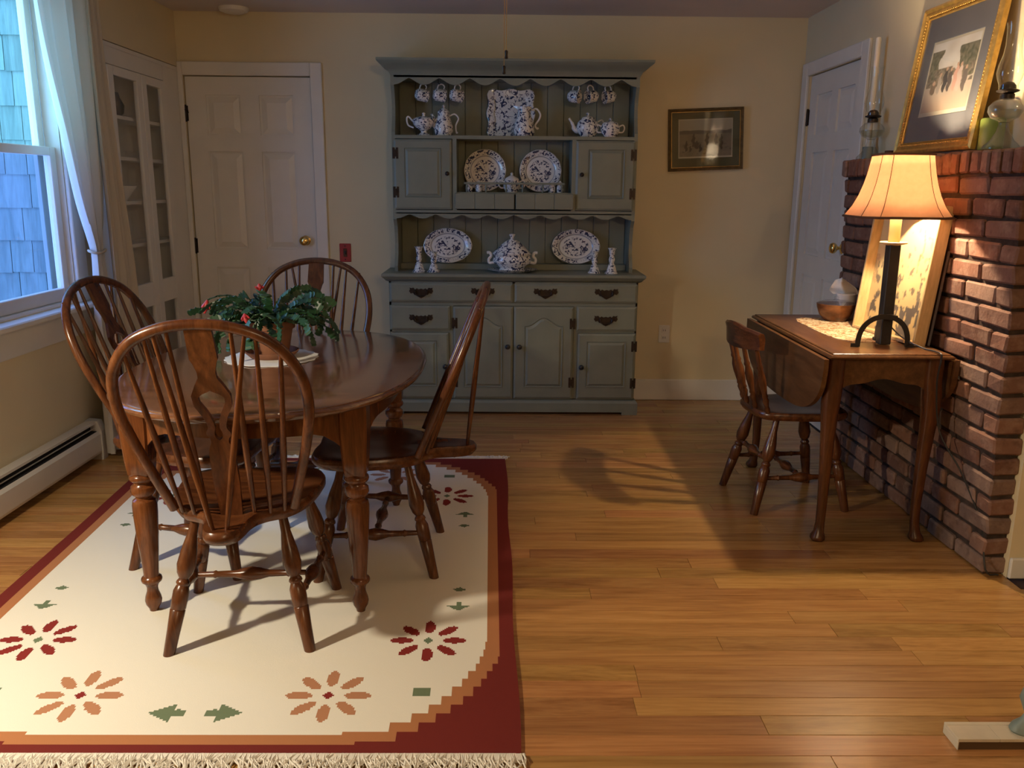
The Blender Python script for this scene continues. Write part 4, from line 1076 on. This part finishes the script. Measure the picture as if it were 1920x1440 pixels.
dn_rows = interp_rows([(1.04, 4.205, 4.295, -1.99, .015), (.95, 4.20, 4.30, -1.99, .016), (.70, 4.17, 4.34, -1.99, .020), (.35, 4.16, 4.36, -1.99, .022), (.03, 4.16, 4.37, -1.99, .022)])
o = fold_sheet('a', up_rows, 6, 0, None).build('upper_cloth', M['curtain'], cu, 180)
o = fold_sheet('b', dn_rows, 5, 0, None).build('lower_cloth', M['curtain'], cu, 180)
tp = [(-1.99+.032*math.cos(a)*1.0, 4.25+.058*math.sin(a), 1.045+.006*math.sin(2*a)) for a in np.linspace(0, 2*PI, 20, endpoint=False)]
MB().tube(tp, .007, 6, closed=True).build('tie_back', M['drape'], cu, 60)
dr = thing('beige_drape', 'beige drape hanging straight beside the sheer curtain in front of the built-in cabinet', 'curtain', (0, 0, 0))
d_rows = interp_rows([(2.30, 4.28, 4.40, -1.945, .010), (1.9, 4.28, 4.42, -1.945, .011), (1.5, 4.28, 4.465, -1.942, .012), (1.1, 4.28, 4.53, -1.94, .013), (.75, 4.28, 4.57, -1.94, .013), (.03, 4.28, 4.59, -1.94, .013)])
fold_sheet('c', d_rows, 5, 0, None).build('drape_cloth', M['drape'], dr, 180)
rd = thing('curtain_rod', 'white curtain rod above the left window', 'rod', (0, 0, 0))
MB().turned((-1.97, 2.85, 2.305), (-1.97, 4.44, 2.305), [(0,.011),(1,.011)], 12).build('pole', M['trim'], rd, 40)
for yv in (2.9, 4.43): MB().cbox(XL, -1.965, yv-.008, yv+.008, 2.292, 2.318, .003).build('bracket', M['trim'], rd)

# ------------------------------------------------------------------ drop-leaf table against the brickwork
DZ = .770
dt = thing('drop_leaf_table', 'dark wooden drop-leaf table with both leaves down against the brickwork', 'table', (1.468, 3.650, 0))
TX, TY = .235, .525
def rr(x, y_, z): return [(-x,-y_,z),(x,-y_,z),(x,y_,z),(-x,y_,z)]
MB().rings([rr(TX-.006,TY-.012,.748), rr(TX,TY-.004,.751), rr(TX,TY,.757), rr(TX-.004,TY-.004,.763), rr(TX-.012,TY-.012,.765), rr(TX-.012,TY-.012,.768), rr(TX-.016,TY-.016,DZ)]).build('tabletop', M['dl'], dt, 20)
Myz = Matrix(((0,0,1,0),(1,0,0,0),(0,1,0,0),(0,0,0,1)))
hl = [(TY-.005,.748),(TY-.008,.69),(TY-.03,.62),(TY-.10,.555),(TY-.20,.515),(TY-.33,.498),(0,.492)]
lp = [(p.x, p.y) for p in smoothpts([(a, c, 0) for a, c in hl] + [(-a, c, 0) for a, c in hl[::-1][1:]], 4)]
for s, x0 in ((-1, -TX-.022), (1, TX+.004)):
    MB().prism(lp, x0, x0+.018, Myz).build('leaf', M['dl'], dt, 30)
AX, AY = .190, .455
for sy in (-1, 1):
    pts = [(-AX+.02,.745),(AX-.02,.745)] + [(x, .655-.050*abs(x/(AX-.02))**4+.008*math.cos(2*PI*x/(AX-.02))) for x in np.linspace(AX-.02, -AX+.02, 25)]
    MB().prism(pts, -.009, .009, Matrix.Translation((0, sy*AY, 0)) @ Matrix(((1,0,0,0),(0,0,1,0),(0,1,0,0),(0,0,0,1)))).build('apron', M['dl'], dt)
for sx in (-1, 1):
    MB().box(sx*AX-.009, sx*AX+.009, -AY+.02, AY-.02, .64, .745).build('apron', M['dl'], dt)
for sx in (-1, 1):
    for sy in (-1, 1):
        keys = [(.745,.034,0),(.66,.034,0),(.60,.034,.004),(.54,.031,.006),(.45,.026,.004),(.30,.021,.0),(.15,.0175,-.002),(.07,.0165,0),(.035,.019,.004),(.018,.026,.008),(.008,.027,.009),(0,.022,.009)]
        rg_ = []
        for z, r_, off in keys:
            rg_.append([(sx*AX+sx*off+r_*math.copysign(abs(math.cos(a))**.6, math.cos(a)), sy*AY+sy*off+r_*math.copysign(abs(math.sin(a))**.6, math.sin(a)), z) for a in np.linspace(0, 2*PI, 16, endpoint=False)])
        MB().rings(rg_).build('leg', M['chair'], dt, 60)

# chair pulled up to it
sch = thing('spindle_chair', 'small spindle-back wooden chair pushed under the drop-leaf table', 'chair', (1.285, 3.665, 0), R(-90+6))
oh = [(0,.195),(.10,.198),(.170,.180),(.195,.12),(.190,.02),(.172,-.09),(.150,-.160),(.10,-.192),(0,-.198)]
ol = smoothpts([(a, c, 0) for a, c in oh] + [(-a, c, 0) for a, c in oh[::-1][1:-1]], 4, True)
rg = lambda f, z: [(p.x*f, p.y*f, z) for p in ol]
MB().rings([rg(.88,.405), rg(.96,.408), rg(1,.42), rg(1,.434), rg(.97,.442), rg(.88,.443), rg(.6,.436), rg(.2,.432)]).build('seat', M['chair_x'], sch, 45)
for sx in (-1, 1):
    for yt, yf in ((-.115,-.215), (.120,.200)):
        MB().turned((sx*.125, yt, .415), (sx*.190, yf, 0), LEGP).build('leg', M['chair'], sch, 50)
    a = Vector((sx*.166, -.177, .155)); c = Vector((sx*.166, .170, .155))
    MB().turned(a, c, STRP, 12).build('side_stretcher', M['chair'], sch, 50)
MB().turned((-.166, 0, .155), (.166, 0, .155), STRP, 12).build('cross_stretcher', M['chair_x'], sch, 50)
MB().turned((-.150, -.160, .235), (.150, -.160, .235), STRP, 12).build('rear_stretcher', M['chair_x'], sch, 50)
for x in (-.140, -.048, .048, .140):
    yb = -.165-.02*(1-(x/.14)**2)
    MB().turned((x, yb, .440), (x*1.10, yb-.075, .715), [(0,.010),(.06,.012),(.10,.009),(.20,.014),(.24,.010),(.26,.0135),(.30,.011),(.48,.0165),(.58,.0165),(.68,.0105),(.72,.0135),(.76,.010),(.9,.010),(1,.009)], 12).build('spindle', M['chair'], sch, 50)
rg_ = []
for k in range(25):
    q = -1+2*k/24; x = .188*q; yc = -.258+.045*q*q-.02; zt = .802-.014*abs(q)**3+.010*math.cos(q*PI)*(abs(q) < .5); zb = .708+.012*q*q
    e = .004 if abs(q) < .99 else .002
    rg_.append([(x, yc-.010, zb), (x, yc+.010, zb), (x, yc+.012, zt-.02), (x, yc+.004, zt), (x, yc-.012, zt+.004), (x, yc-.020, zt-.006), (x, yc-.014, zt-.025)])
MB().rings(rg_).build('crest_rail', M['chair_x'], sch, 40)

# runner
n = 60; b = MB()
ro = []
for k in range(n):
    t = 2*PI*k/n; c, s = math.cos(t), math.sin(t)
    f = 1+.018*math.sin(14*t)
    ro.append((.150*f*math.copysign(abs(c)**.55, c), .330*f*math.copysign(abs(s)**.45, s)))
b.rings([[(x, y_, 0) for x, y_ in ro], [(x, y_, .002) for x, y_ in ro], [(x*.5, y_*.5, .002) for x, y_ in ro]])
o = b.build('table_runner', M['runner'], None, 40); o.location = (1.520, 3.715, DZ); tag(o, 'patterned cream and rust runner with scalloped edge on the drop-leaf table', 'table runner')
RZ = DZ+.0022

# lamp
LX, LY = 1.522, 3.345
tl_ = thing('table_lamp', 'lit table lamp with black iron stand and peach bell shade', 'lamp', (LX, LY, RZ))
MB().cbox(-.022, .022, -.022, .022, 0, .392, .003).build('post', M['iron'], tl_)
ar = []
for k in range(25):
    a = PI*k/24; ar.append((-.030-.098*math.cos(a), -.062, .0+.118*math.sin(a)**.75 if math.sin(a) > 0 else 0))
ar = [(ar[0][0]-.026, -.062, .003), (ar[0][0]-.008, -.062, .003)] + [(x, y_, max(z, .003)) for x, y_, z in ar] + [(ar[-1][0]+.008, -.062, .003), (ar[-1][0]+.026, -.062, .003)]
o = MB().tube(ar, .0135, 4, up=(0, 1, 0), flat=.28).build('arched_foot', M['iron'], tl_)
MB().cbox(-.040, .020, -.064, -.018, .112, .122, .002).build('bracket', M['iron'], tl_)
ar2 = [(x*.9+.01, -(y_+.02), z) for x, y_, z in ar]
MB().tube([(0,.02,.118),(0,.05,.10),(0,.07,.05),(0,.075,.004),(0,.095,.004)], .012, 4, up=(1,0,0), flat=.28).build('rear_foot', M['iron'], tl_)
MB().lathe([(.020,.388),(.050,.396),(.052,.401),(.048,.403),(.02,.396)], None, 28).build('drip_dish', M['tray_wood'], tl_, 40)
MB().lathe([(.0215,.398),(.0215,.500),(.020,.503),(.010,.504)], None, 18).build('candle_sleeve', M['candle_sleeve'], tl_, 40)
MB().lathe([(.010,.503),(.012,.52),(.014,.56),(.010,.565)], None, 14).build('socket', M['antique'], tl_, 40)
MB().lathe([(.010,.565),(.016,.580),(.024,.605),(.031,.640),(.031,.665),(.022,.685),(.002,.692)], None, 18).build('bulb', M['bulb'], tl_, 60)
# bell shade, square with cut corners
def srg(r_, c_, z, in_=0):
    r_ -= in_; k = r_-c_
    P8 = [(-k,-r_),(k,-r_),(r_,-k),(r_,k),(k,r_),(-k,r_),(-r_,k),(-r_,-k)]
    out = []
    for i in range(8):
        p, q = P8[i], P8[(i+1) % 8]
        for t in (0, .5): out.append((p[0]+(q[0]-p[0])*t, p[1]+(q[1]-p[1])*t, z))
    return out
shk = [(0,.168,.055),(.012,.160,.052),(.04,.143,.047),(.08,.126,.041),(.12,.114,.037),(.16,.105,.034),(.20,.0985,.032),(.232,.094,.031)]
SZ = .498
rgo = [srg(r_, c_, SZ+z) for z, r_, c_ in shk]; rgi = [srg(r_, c_, SZ+z, .0012) for z, r_, c_ in shk[::-1]]
so = MB().rings(rgo+rgi+[rgo[0]], cap0=False, cap1=False).build('shade', M['shade'], tl_, 20)
so.rotation_euler.z = R(-6)
for z, r_, c_ in (shk[0], shk[-1]):
    MB().tube([Vector(p) for p in srg(r_+.001, c_, SZ+z)], .0048, 6, closed=True).build('shade_trim', M['shade_trim'], so, 50)
for i in range(0, 16, 2):
    MB().tube([rgo[k][i] for k in range(len(rgo))], .0012, 5).build('shade_seam', M['shade_trim'], so, 50)
MB().tube([(s_*.092, 0, SZ+.225) for s_ in (-1, 0, 1)], .002, 5).tube([(0, s_*.092, SZ+.225) for s_ in (-1, 0, 1)], .002, 5).tube([(0,0,SZ+.235),(0,0,SZ+.220),(.032,0,SZ+.17),(.034,0,SZ+.12),(.012,0,SZ+.05)], .0018, 5).tube([(0,0,SZ+.220),(-.032,0,SZ+.17),(-.034,0,SZ+.12),(-.012,0,SZ+.05)], .0018, 5).build('harp', M['brass'], tl_, 50)
MB().tube(smoothpts([(.0,.02,.10),(.055,-.03,.035),(.10,-.12,.006),(.118,-.17,.004),(.122,-.222,.002),(.124,-.226,-.02),(.120,-.224,-.12),(.150,-.23,-.30),(.215,-.30,-.44),(.245,-.42,-.60),(.235,-.50,-.74),(.29,-.49,-.764)], 5), .0032, 6).build('cord', M['iron'], tl_, 50)

# painted tray leaning on the brickwork
def picture(name, W, H, nx, ny, fn, parent, loc_mat):
    """flat printed sheet in local xz, colours per cell"""
    me = bpy.data.meshes.new(name)
    vs_ = [(-W/2+W*i/nx, 0, H*j/ny) for j in range(ny+1) for i in range(nx+1)]
    fs = [(j*(nx+1)+i, j*(nx+1)+i+1, (j+1)*(nx+1)+i+1, (j+1)*(nx+1)+i) for j in range(ny) for i in range(nx)]
    me.from_pydata(vs_, [], fs); me.materials.append(M['print'])
    ca = me.color_attributes.new('print', 'FLOAT_COLOR', 'POINT')
    arr = np.ones((len(vs_), 4), dtype=np.float32)
    k = 0
    for j in range(ny+1):
        for i in range(nx+1):
            arr[k, :3] = fn(i/nx, j/ny); k += 1
    ca.data.foreach_set('color', arr.ravel())
    o = bpy.data.objects.new(name, me); C.objects.link(o); o.parent = parent
    if loc_mat is not None: o.matrix_local = loc_mat
    return o
nz = lambda x, y_, s=1.0, o_=0: mnoise.noise(Vector((x*s+o_, y_*s-o_, o_*.37)))
def mixc(a, c, t): t = max(0, min(1, t)); return tuple(p+(q-p)*t for p, q in zip(a, c))
def blob(u, v, cx, cy, rx, ry): return ((u-cx)/rx)**2+((v-cy)/ry)**2 < 1
def tray_fn(u, v):
    c = mixc((.60,.44,.19), (.50,.36,.15), .5+nz(u, v, 4)); c = mixc(c, (.66,.54,.30), v*.6)
    d = nz(u*1.5, v, 8, 3)+.55*nz(u*1.7, v, 19, 7)+.25*nz(u, v, 40, 1)
    band = (v < .58)*(1.0 if v < .26 else .62)
    th = .06 if v < .24 else (.20 if v < .45 else .33)
    if v < .66 and d > th and .06 < u < .94: c = mixc(c, (.055,.050,.055), .9 if v < .3 else .78)
    elif v < .62 and d > th-.10: c = mixc(c, (.34,.22,.11), .5)
    if v > .5 and abs(u-.72-.02*math.sin(v*20)) < .010 and v < .85: c = mixc(c, (.3,.22,.1), .7)
    if v > .45 and nz(u, v, 22, 9) > .48 and u > .5: c = mixc(c, (.25,.18,.09), .5)
    return c
tA, tB = Vector((1.580, 3.765, RZ)), Vector((1.630, 3.285, DZ))
ex = (tB-tA); ex.z = 0; TWd = ex.length; ex.normalize()
nrm_ = Vector((ex.y, -ex.x, 0))                 # towards the room
tlean = R(6.0)
ez = Vector((0,0,1))*math.cos(tlean) - nrm_*math.sin(tlean); ey = ez.cross(ex)
Mt = Matrix((ex, ey, ez)).transposed().to_4x4(); Mt.translation = (tA+tB)/2; Mt.translation.z = DZ+.0024
tr = thing('painted_tray', 'pale wooden tray painted with dark figures leaning against the bricks behind the lamp', 'tray'); tr.matrix_world = Mt
TH = .545
MB().box(-TWd/2, TWd/2, .028, .034, 0, TH).build('tray_bottom', M['tray_wood'], tr)
MB().cbox(-TWd/2, -TWd/2+.012, -.016, .034, 0, TH, .002).build('rim', M['tray_wood'], tr)
MB().cbox(TWd/2-.012, TWd/2, -.016, .034, 0, TH, .002).build('rim', M['tray_wood'], tr)
MB().cbox(-TWd/2+.012, TWd/2-.012, -.016, .034, 0, .012, .002).build('rim', M['tray_wood'], tr)
MB().cbox(-TWd/2+.012, TWd/2-.012, -.016, .034, TH-.012, TH, .002).build('rim', M['tray_wood'], tr)
picture('painted_scene', TWd-.026, TH-.026, 90, 100, tray_fn, tr, Matrix.Translation((0, .0272, .013)))
for k, (xa, xb) in enumerate(((-TWd/2+.012, -TWd/2+.040), (TWd/2-.030, TWd/2-.012))):
    MB().rings([[(xa,.0268,.012),(xb,.0268,.012),(xb,.0268,TH-.012),(xa,.0268,TH-.012)],[(xa if k==0 else xb,.012,.012),(xb if k else xa,.0265,.012),(xb if k else xa,.0265,TH-.012),(xa if k==0 else xb,.012,TH-.012)]]) if False else None
cbd = thing('dark_board', 'dark brown wooden board standing behind the painted tray', 'board'); Mb = Mt.copy(); cbd.matrix_world = Mb @ Matrix.Translation((.018, .046, 0))
MB().cbox(-.225, .225, 0, .012, 0, .38, .006).build('panel', M['board'], cbd)

# bowl, cup with tissue
bo = thing('wooden_bowl', 'dark turned wooden bowl with a clear lid on the drop-leaf table', 'bowl', (1.560, 3.955, RZ))
MB().lathe([(.045,0),(.050,.003),(.072,.030),(.084,.062),(.087,.080),(.083,.081),(.078,.062),(.060,.028),(.02,.014)], None, 32).build('bowl_body', M['bowl'], bo, 40)
MB().lathe([(.082,.081),(.078,.086),(.050,.094),(.016,.097),(.008,.102),(.012,.110),(.004,.116)], None, 28).build('lid', M['glass'], bo, 40)
tc = thing('tissue_holder', 'white tissue holder with a tissue pulled up beside the wooden bowl', 'tissue box', (1.640, 4.045, DZ+.0005))
MB().lathe([(.040,0),(.043,.003),(.045,.115),(.042,.118),(.020,.119)], None, 26).build('holder', M['white_china'], tc, 40)
def ts(u, v):
    a = (u-.5)*1.5; wv = .055*(1-.35*v)+.02*math.sin(v*4)
    return (wv*math.sin(a*1.7)-.028*v+.01*math.sin(u*9), .020*math.cos(u*7)+.008*math.sin(v*8+u*5), .112+.088*v*(1-.55*abs(u-.42)))
MB().grid(14, 12, ts).build('tissue', M['white_cloth'], tc, 180)

# ------------------------------------------------------------------ on the brick ledge
BZ = 1.5155
def oil_lamp(label, loc, s):
    t = thing('oil_lamp', label, 'oil lamp', loc, 0, 'glass oil lamps on the brick ledge')
    g = M['glass_body']
    MB().lathe([(.060,0),(.061,.006),(.058,.012),(.040,.030),(.022,.060),(.016,.085),(.018,.092)], None, 28).build('foot', g, t, 40)
    MB().lathe([(.018,.092),(.020,.096),(.045,.108),(.056,.128),(.055,.146),(.040,.164),(.024,.172)], None, 28).build('font', g, t, 40)
    MB().lathe([(.002,.100),(.040,.109),(.050,.125),(.050,.134),(.002,.135)], None, 24).build('oil', M['oil'], t, 40)
    MB().lathe([(.024,.171),(.024,.186),(.020,.190),(.036,.196),(.037,.200),(.026,.204),(.024,.216),(.016,.226),(.006,.229)], None, 24).build('burner', M['antique'], t, 40)
    ch = [(.031,.203),(.031,.216),(.040,.240),(.044,.258),(.040,.285),(.030,.318),(.026,.350),(.027,.40),(.031,.425)]
    b = MB().lathe(ch, None, 28, cap=False); b.build('chimney', M['glass_thin'], t, 40)
    t.scale = (s, s, s)
    return t
def body_glass():
    m, nt, bs, out = new_mat('pressed_glass'); nt.nodes.remove(bs)
    tr = N(nt, 'ShaderNodeBsdfTransparent', Color=(.93,.94,.92,1)); gl = N(nt, 'ShaderNodeBsdfGlossy', Roughness=0.08)
    lw = N(nt, 'ShaderNodeLayerWeight', Blend=0.5); mx = N(nt, 'ShaderNodeMixShader')
    pw = N(nt, 'ShaderNodeMath', operation='POWER'); pw.inputs[1].default_value = 3.0; nt.links.new(lw.outputs['Facing'], pw.inputs[0])
    ml = N(nt, 'ShaderNodeMath', operation='MULTIPLY_ADD'); ml.inputs[1].default_value = 0.75; ml.inputs[2].default_value = 0.06; nt.links.new(pw.outputs[0], ml.inputs[0])
    nt.links.new(ml.outputs[0], mx.inputs[0]); nt.links.new(tr.outputs[0], mx.inputs[1]); nt.links.new(gl.outputs[0], mx.inputs[2])
    df = N(nt, 'ShaderNodeBsdfDiffuse', Color=(.55,.56,.54,1)); m2 = N(nt, 'ShaderNodeMixShader'); m2.inputs[0].default_value = .07
    nt.links.new(mx.outputs[0], m2.inputs[1]); nt.links.new(df.outputs[0], m2.inputs[2]); nt.links.new(m2.outputs[0], out.inputs[0])
    return m
M['glass_body'] = body_glass()
M['glass_thin'] = glass('chimney_glass', (.96,.97,.96), 1.8)
M['oil'] = glass('clear_oil', (.90,.90,.82), .5)
oil_lamp('glass oil lamp with chimney at the left end of the brick ledge', (1.772, 4.255, BZ), 1.0)
oil_lamp('glass oil lamp with chimney at the right of the gilt picture on the brick ledge', (1.772, 3.135, BZ), 1.0)
tcn = thing('taper_candle', 'tall white taper candle in a dark glass holder behind the left oil lamp', 'candle', (1.795, 4.335, BZ))
MB().lathe([(.020,0),(.024,.003),(.026,.06),(.023,.062),(.021,.03),(.008,.026)], None, 20).build('candle_holder', M['ornament'], tcn, 40)
MB().lathe([(.0125,.028),(.013,.03),(.0125,.560),(.010,.567),(.002,.569)], None, 18).build('candle', M['wax_white'], tcn, 40)
gc = thing('pillar_candle', 'green pillar candle between the gilt picture and the right oil lamp', 'candle', (1.79, 3.235, BZ))
MB().lathe([(.040,0),(.042,.004),(.042,.108),(.038,.114),(.030,.110),(.012,.098),(.002,.096)], None, 26).build('wax', M['wax_green'], gc, 40)
MB().tube([(0,0,.095),(.002,0,.106)], .0015, 5).build('wick', M['black'], gc, 40)
jr = thing('small_tealight', 'small dark reddish candle pot beside the left end of the gilt picture', 'candle', (1.775, 4.04, BZ))
MB().lathe([(.020,0),(.022,.003),(.022,.030),(.019,.032),(.002,.028)], None, 18).build('pot', M['shade_trim'], jr, 40)

def framed(name, label, W, H, fw, mats, mat_w, Mx, fn, dots=False, sheet=(.78,.74,.64), nx=90, ny=90, gl=True, border=.008):
    """frame in local xz (z up from the bottom edge), front towards -y"""
    t = thing(name, label, 'picture'); t.matrix_world = Mx
    b = MB()
    def rect(i, y_): return [(-W/2+i, y_, i), (W/2-i, y_, i), (W/2-i, y_, H-i), (-W/2+i, y_, H-i)]
    b.rings([rect(0, .0), rect(0, -.020), rect(fw*.22, -.026), rect(fw*.40, -.019), rect(fw*.62, -.022), rect(fw*.80, -.012), rect(fw, -.012), rect(fw, -.004)], cap0=True, cap1=False).build('frame', mats[0], t, 20)
    b = MB()
    b.rings([rect(fw*.84, -.0125), rect(fw*.88, -.0165), rect(fw*.98, -.0165), rect(fw*1.0, -.0125)], cap0=False, cap1=False).build('inner_fillet', mats[1], t, 20)
    if dots:
        b = MB(); stp = .0125
        for side in range(4):
            L = W if side % 2 == 0 else H; n_ = int((L-2*fw)/stp)
            for k in range(n_):
                q = fw+(k+.5)*(L-2*fw)/n_; i_ = fw*.72
                p = ((-W/2+q, i_), (W/2-i_, q), (-W/2+q, H-i_), (-W/2+i_, q))[side]
                b.lathe([(.0015,-.004),(.0038,-.001),(.0038,.001),(.0015,.004)], Matrix.Translation((p[0], -.0185, p[1])), 6)
        b.build('beading', mats[0], t, 60, kind='stuff')
    ml, mt_, mb_ = mat_w
    i0 = fw-.002
    b = MB()
    X0, X1, Z0, Z1 = -W/2+i0, W/2-i0, i0, H-i0
    x0, x1, z0, z1 = -W/2+fw+ml, W/2-fw-ml, fw+mb_, H-fw-mt_
    q = lambda X0, X1, Z0, Z1, y_: [(X0,y_,Z0),(X1,y_,Z0),(X1,y_,Z1),(X0,y_,Z1)]
    b.rings([q(X0,X1,Z0,Z1,-.0070), q(x0,x1,z0,z1,-.0070), q(x0+.002,x1-.002,z0+.002,z1-.002,-.0055)], cap0=False, cap1=False).build('mat_board', mats[2], t)
    MB().box(x0-.004, x1+.004, -.0054, -.0045, z0-.004, z1+.004).build('paper', M['paper'], t)
    picture('print', x1-x0-2*border, z1-z0-2.4*border, nx, ny, fn, t, Matrix.Translation(((x0+x1)/2, -.0058, z0+1.5*border)))
    if gl: MB().box(-W/2+fw-.001, W/2-fw+.001, -.0095, -.0085, fw-.001, H-fw+.001).build('glazing', M['glass'], t)
    return t
M['paper'] = paint('aged_paper', (.46,.42,.32), .8, .05)
figs_w = [(.13,.27,.030,.13),(.27,.42,.032,.16),(.33,.30,.040,.10),(.40,.22,.03,.10),(.53,.45,.034,.15),(.70,.43,.032,.15),(.80,.36,.032,.19),(.21,.2,.02,.08)]
def field_fn(u, v):
    c = mixc((.30,.27,.20), (.36,.33,.25), v)
    if v < .68: c = mixc((.17,.145,.10), (.22,.19,.135), .5+nz(u, v, 7))
    if .62 < v < .72+.05*nz(u, 0, 6, 2): c = (.115,.10,.075)
    if nz(u, v, 20, 5) > .35 and v < .4: c = mixc(c, (.09,.075,.05), .6)
    for cx, cy, rx, ry in figs_w:
        if blob(u, v, cx+.01*math.sin(v*40), cy, rx, ry): c = (.055,.045,.032)
        if blob(u, v, cx+.006, cy+ry*1.05, rx*.45, ry*.22): c = (.06,.05,.035)
    return c
Mw = Matrix.Translation((1.264, 5.4985, 1.482)) @ Matrix.Rotation(R(-2.6), 4, 'Y')
framed('framed_print', 'small gilt-framed sporting print with olive mat on the back wall', .465, .372, .022, (M['gold_dark'], M['gold'], M['mat_green']), (.040, .038, .052), Mw, field_fn)
def group_fn(u, v):
    c = mixc((.40,.30,.22), (.50,.47,.42), v*1.2)
    d = nz(u, v, 5, 11)
    if v > .42: c = mixc(c, (.58,.56,.52), .6+d)
    if v > .38+.1*abs(u-.45) and (u > .62+.1*d or u < .22+.15*d) and v < .88: c = mixc((.08,.085,.055), (.18,.17,.12), .5+nz(u, v, 24, 4))
    if .36 < v < .62 and nz(u, v, 9, 15) > -.12: c = mixc((.10,.09,.07), (.24,.20,.15), .5+nz(u, v, 30, 2))
    for cx, cy, rx, ry, col in ((.30,.38,.045,.13,(.30,.26,.22)),(.42,.42,.05,.16,(.055,.05,.05)),(.52,.41,.045,.15,(.09,.075,.07)),(.64,.43,.05,.18,(.50,.30,.24)),(.72,.42,.05,.18,(.48,.38,.33)),(.84,.38,.05,.16,(.12,.10,.09)),(.18,.33,.06,.08,(.16,.12,.09))):
        if blob(u, v, cx+.01*math.sin(v*35), cy, rx, ry): c = col
        if blob(u, v, cx, cy+ry*1.08, rx*.5, .030): c = (.42,.28,.20)
    return c
fa, fb_ = Vector((1.716, 3.885, 1.520)), Vector((1.724, 3.262, 1.520))
ex = (fb_-fa); FW = ex.length; ex.normalize(); nrm_ = Vector((ex.y, -ex.x, 0)); fl_ = R(7.2)
ez = Vector((0,0,1))*math.cos(fl_) - nrm_*math.sin(fl_); ey = ez.cross(ex)
Mf = Matrix((ex, ey, ez)).transposed().to_4x4(); Mf.translation = (fa+fb_)/2 - nrm_*.026
framed('framed_print', 'large gilt-framed print of a group outdoors with blue-grey mat leaning on the brick ledge', FW, .600, .048, (M['gold'], M['gold'], M['mat_blue']), (.075, .10, .10), Mf, group_fn, True, border=.012)

# ------------------------------------------------------------------ small wall and ceiling things
sw = thing('switch_plate', 'red switch plate with a dark toggle on the back wall beside the white door', 'switch', (-1.002, YB, .953))
MB().cbox(-.036, .036, -.006, 0, -.058, .058, .003).build('plate', M['redplate'], sw)
MB().cbox(-.012, .012, -.009, -.005, -.026, .026, .002).build('inset', M['shade_trim'], sw)
MB().cbox(-.006, .006, -.018, -.008, -.010, .012, .002).build('toggle', M['knob'], sw)
for z in (-.042, .042): MB().lathe([(.004,0),(.004,.002)], Matrix.Translation((0,-.006,z)) @ Matrix.Rotation(R(90), 4, 'X'), 10).build('screw', M['antique'], sw)
ot = thing('wall_outlet', 'white double wall outlet low on the back wall right of the hutch', 'outlet', (1.058, YB, .443))
MB().cbox(-.036, .036, -.006, 0, -.058, .058, .003).build('plate', M['trim'], ot)
for z in (-.024, .024):
    so_ = MB().cbox(-.016, .016, -.008, -.005, z-.015, z+.015, .002).build('socket', M['trim'], ot)
    MB().box(-.008, -.005, -.0085, -.007, z-.006, z+.006).box(.005, .008, -.0085, -.007, z-.006, z+.006).build('slot', M['black'], so_)
sd = thing('smoke_detector', 'round white smoke detector on the ceiling above the white door', 'smoke detector', (-1.585, 5.385, ZC))
MB().lathe([(.086,0),(.086,-.008),(.080,-.020),(.055,-.030),(.020,-.032)][::-1], None, 36).build('cover', M['trim'], sd, 40)
for i, (x, y_, zb, lab) in enumerate(((.001, 3.30, 1.780, 'thin pull chain hanging lower, the left of the two in front of the hutch'), (.009, 3.32, 1.836, 'thin pull chain hanging higher, the right of the two in front of the hutch'))):
    t = thing('pull_chain', lab, 'pull chain', (x, y_, 0), 0, 'pull chains hanging from above')
    MB().tube([(0,0,zb+.02),(0.0,0,zb+.3),(-.004,0,ZC)], .0011, 5).build('chain', M['brass'], t)
    MB().lathe([(.003,zb-.008),(.0065,zb-.006),(.005,zb+.004),(.0065,zb+.018),(.003,zb+.022)], None, 10).build('pull', M['antique'], t, 40)
tlb = thing('tile_board', 'low white tiled board lying on the oak floor at the right edge', 'board', (1.150, 1.872, 0))
MB().box(.002, .36, .002, .070, 0, .022).build('base', M['tile_edge'], tlb)
for k in range(3): MB().cbox(k*.106, k*.106+.1055, 0, .058, .022, .031, .0008).build('tile', M['tile'], tlb)
MB().cbox(0, .36, .0585, .072, .022, .031, .0008).build('tile', M['tile'], tlb)
MB().cbox(.0, .003, .0, .072, .0, .022, .0008).build('end_strip', M['tile'], tlb)
on_ = thing('ornament', 'grey-green rounded ornament standing on the white tiled board at the right edge', 'ornament', (1.352, 1.905, .031))
MB().lathe([(.050,0),(.055,.006),(.050,.018),(.030,.034),(.022,.050),(.030,.070),(.040,.095),(.032,.125),(.018,.145),(.004,.150)], None, 26, sy=.6).build('body', M['ornament'], on_, 40)
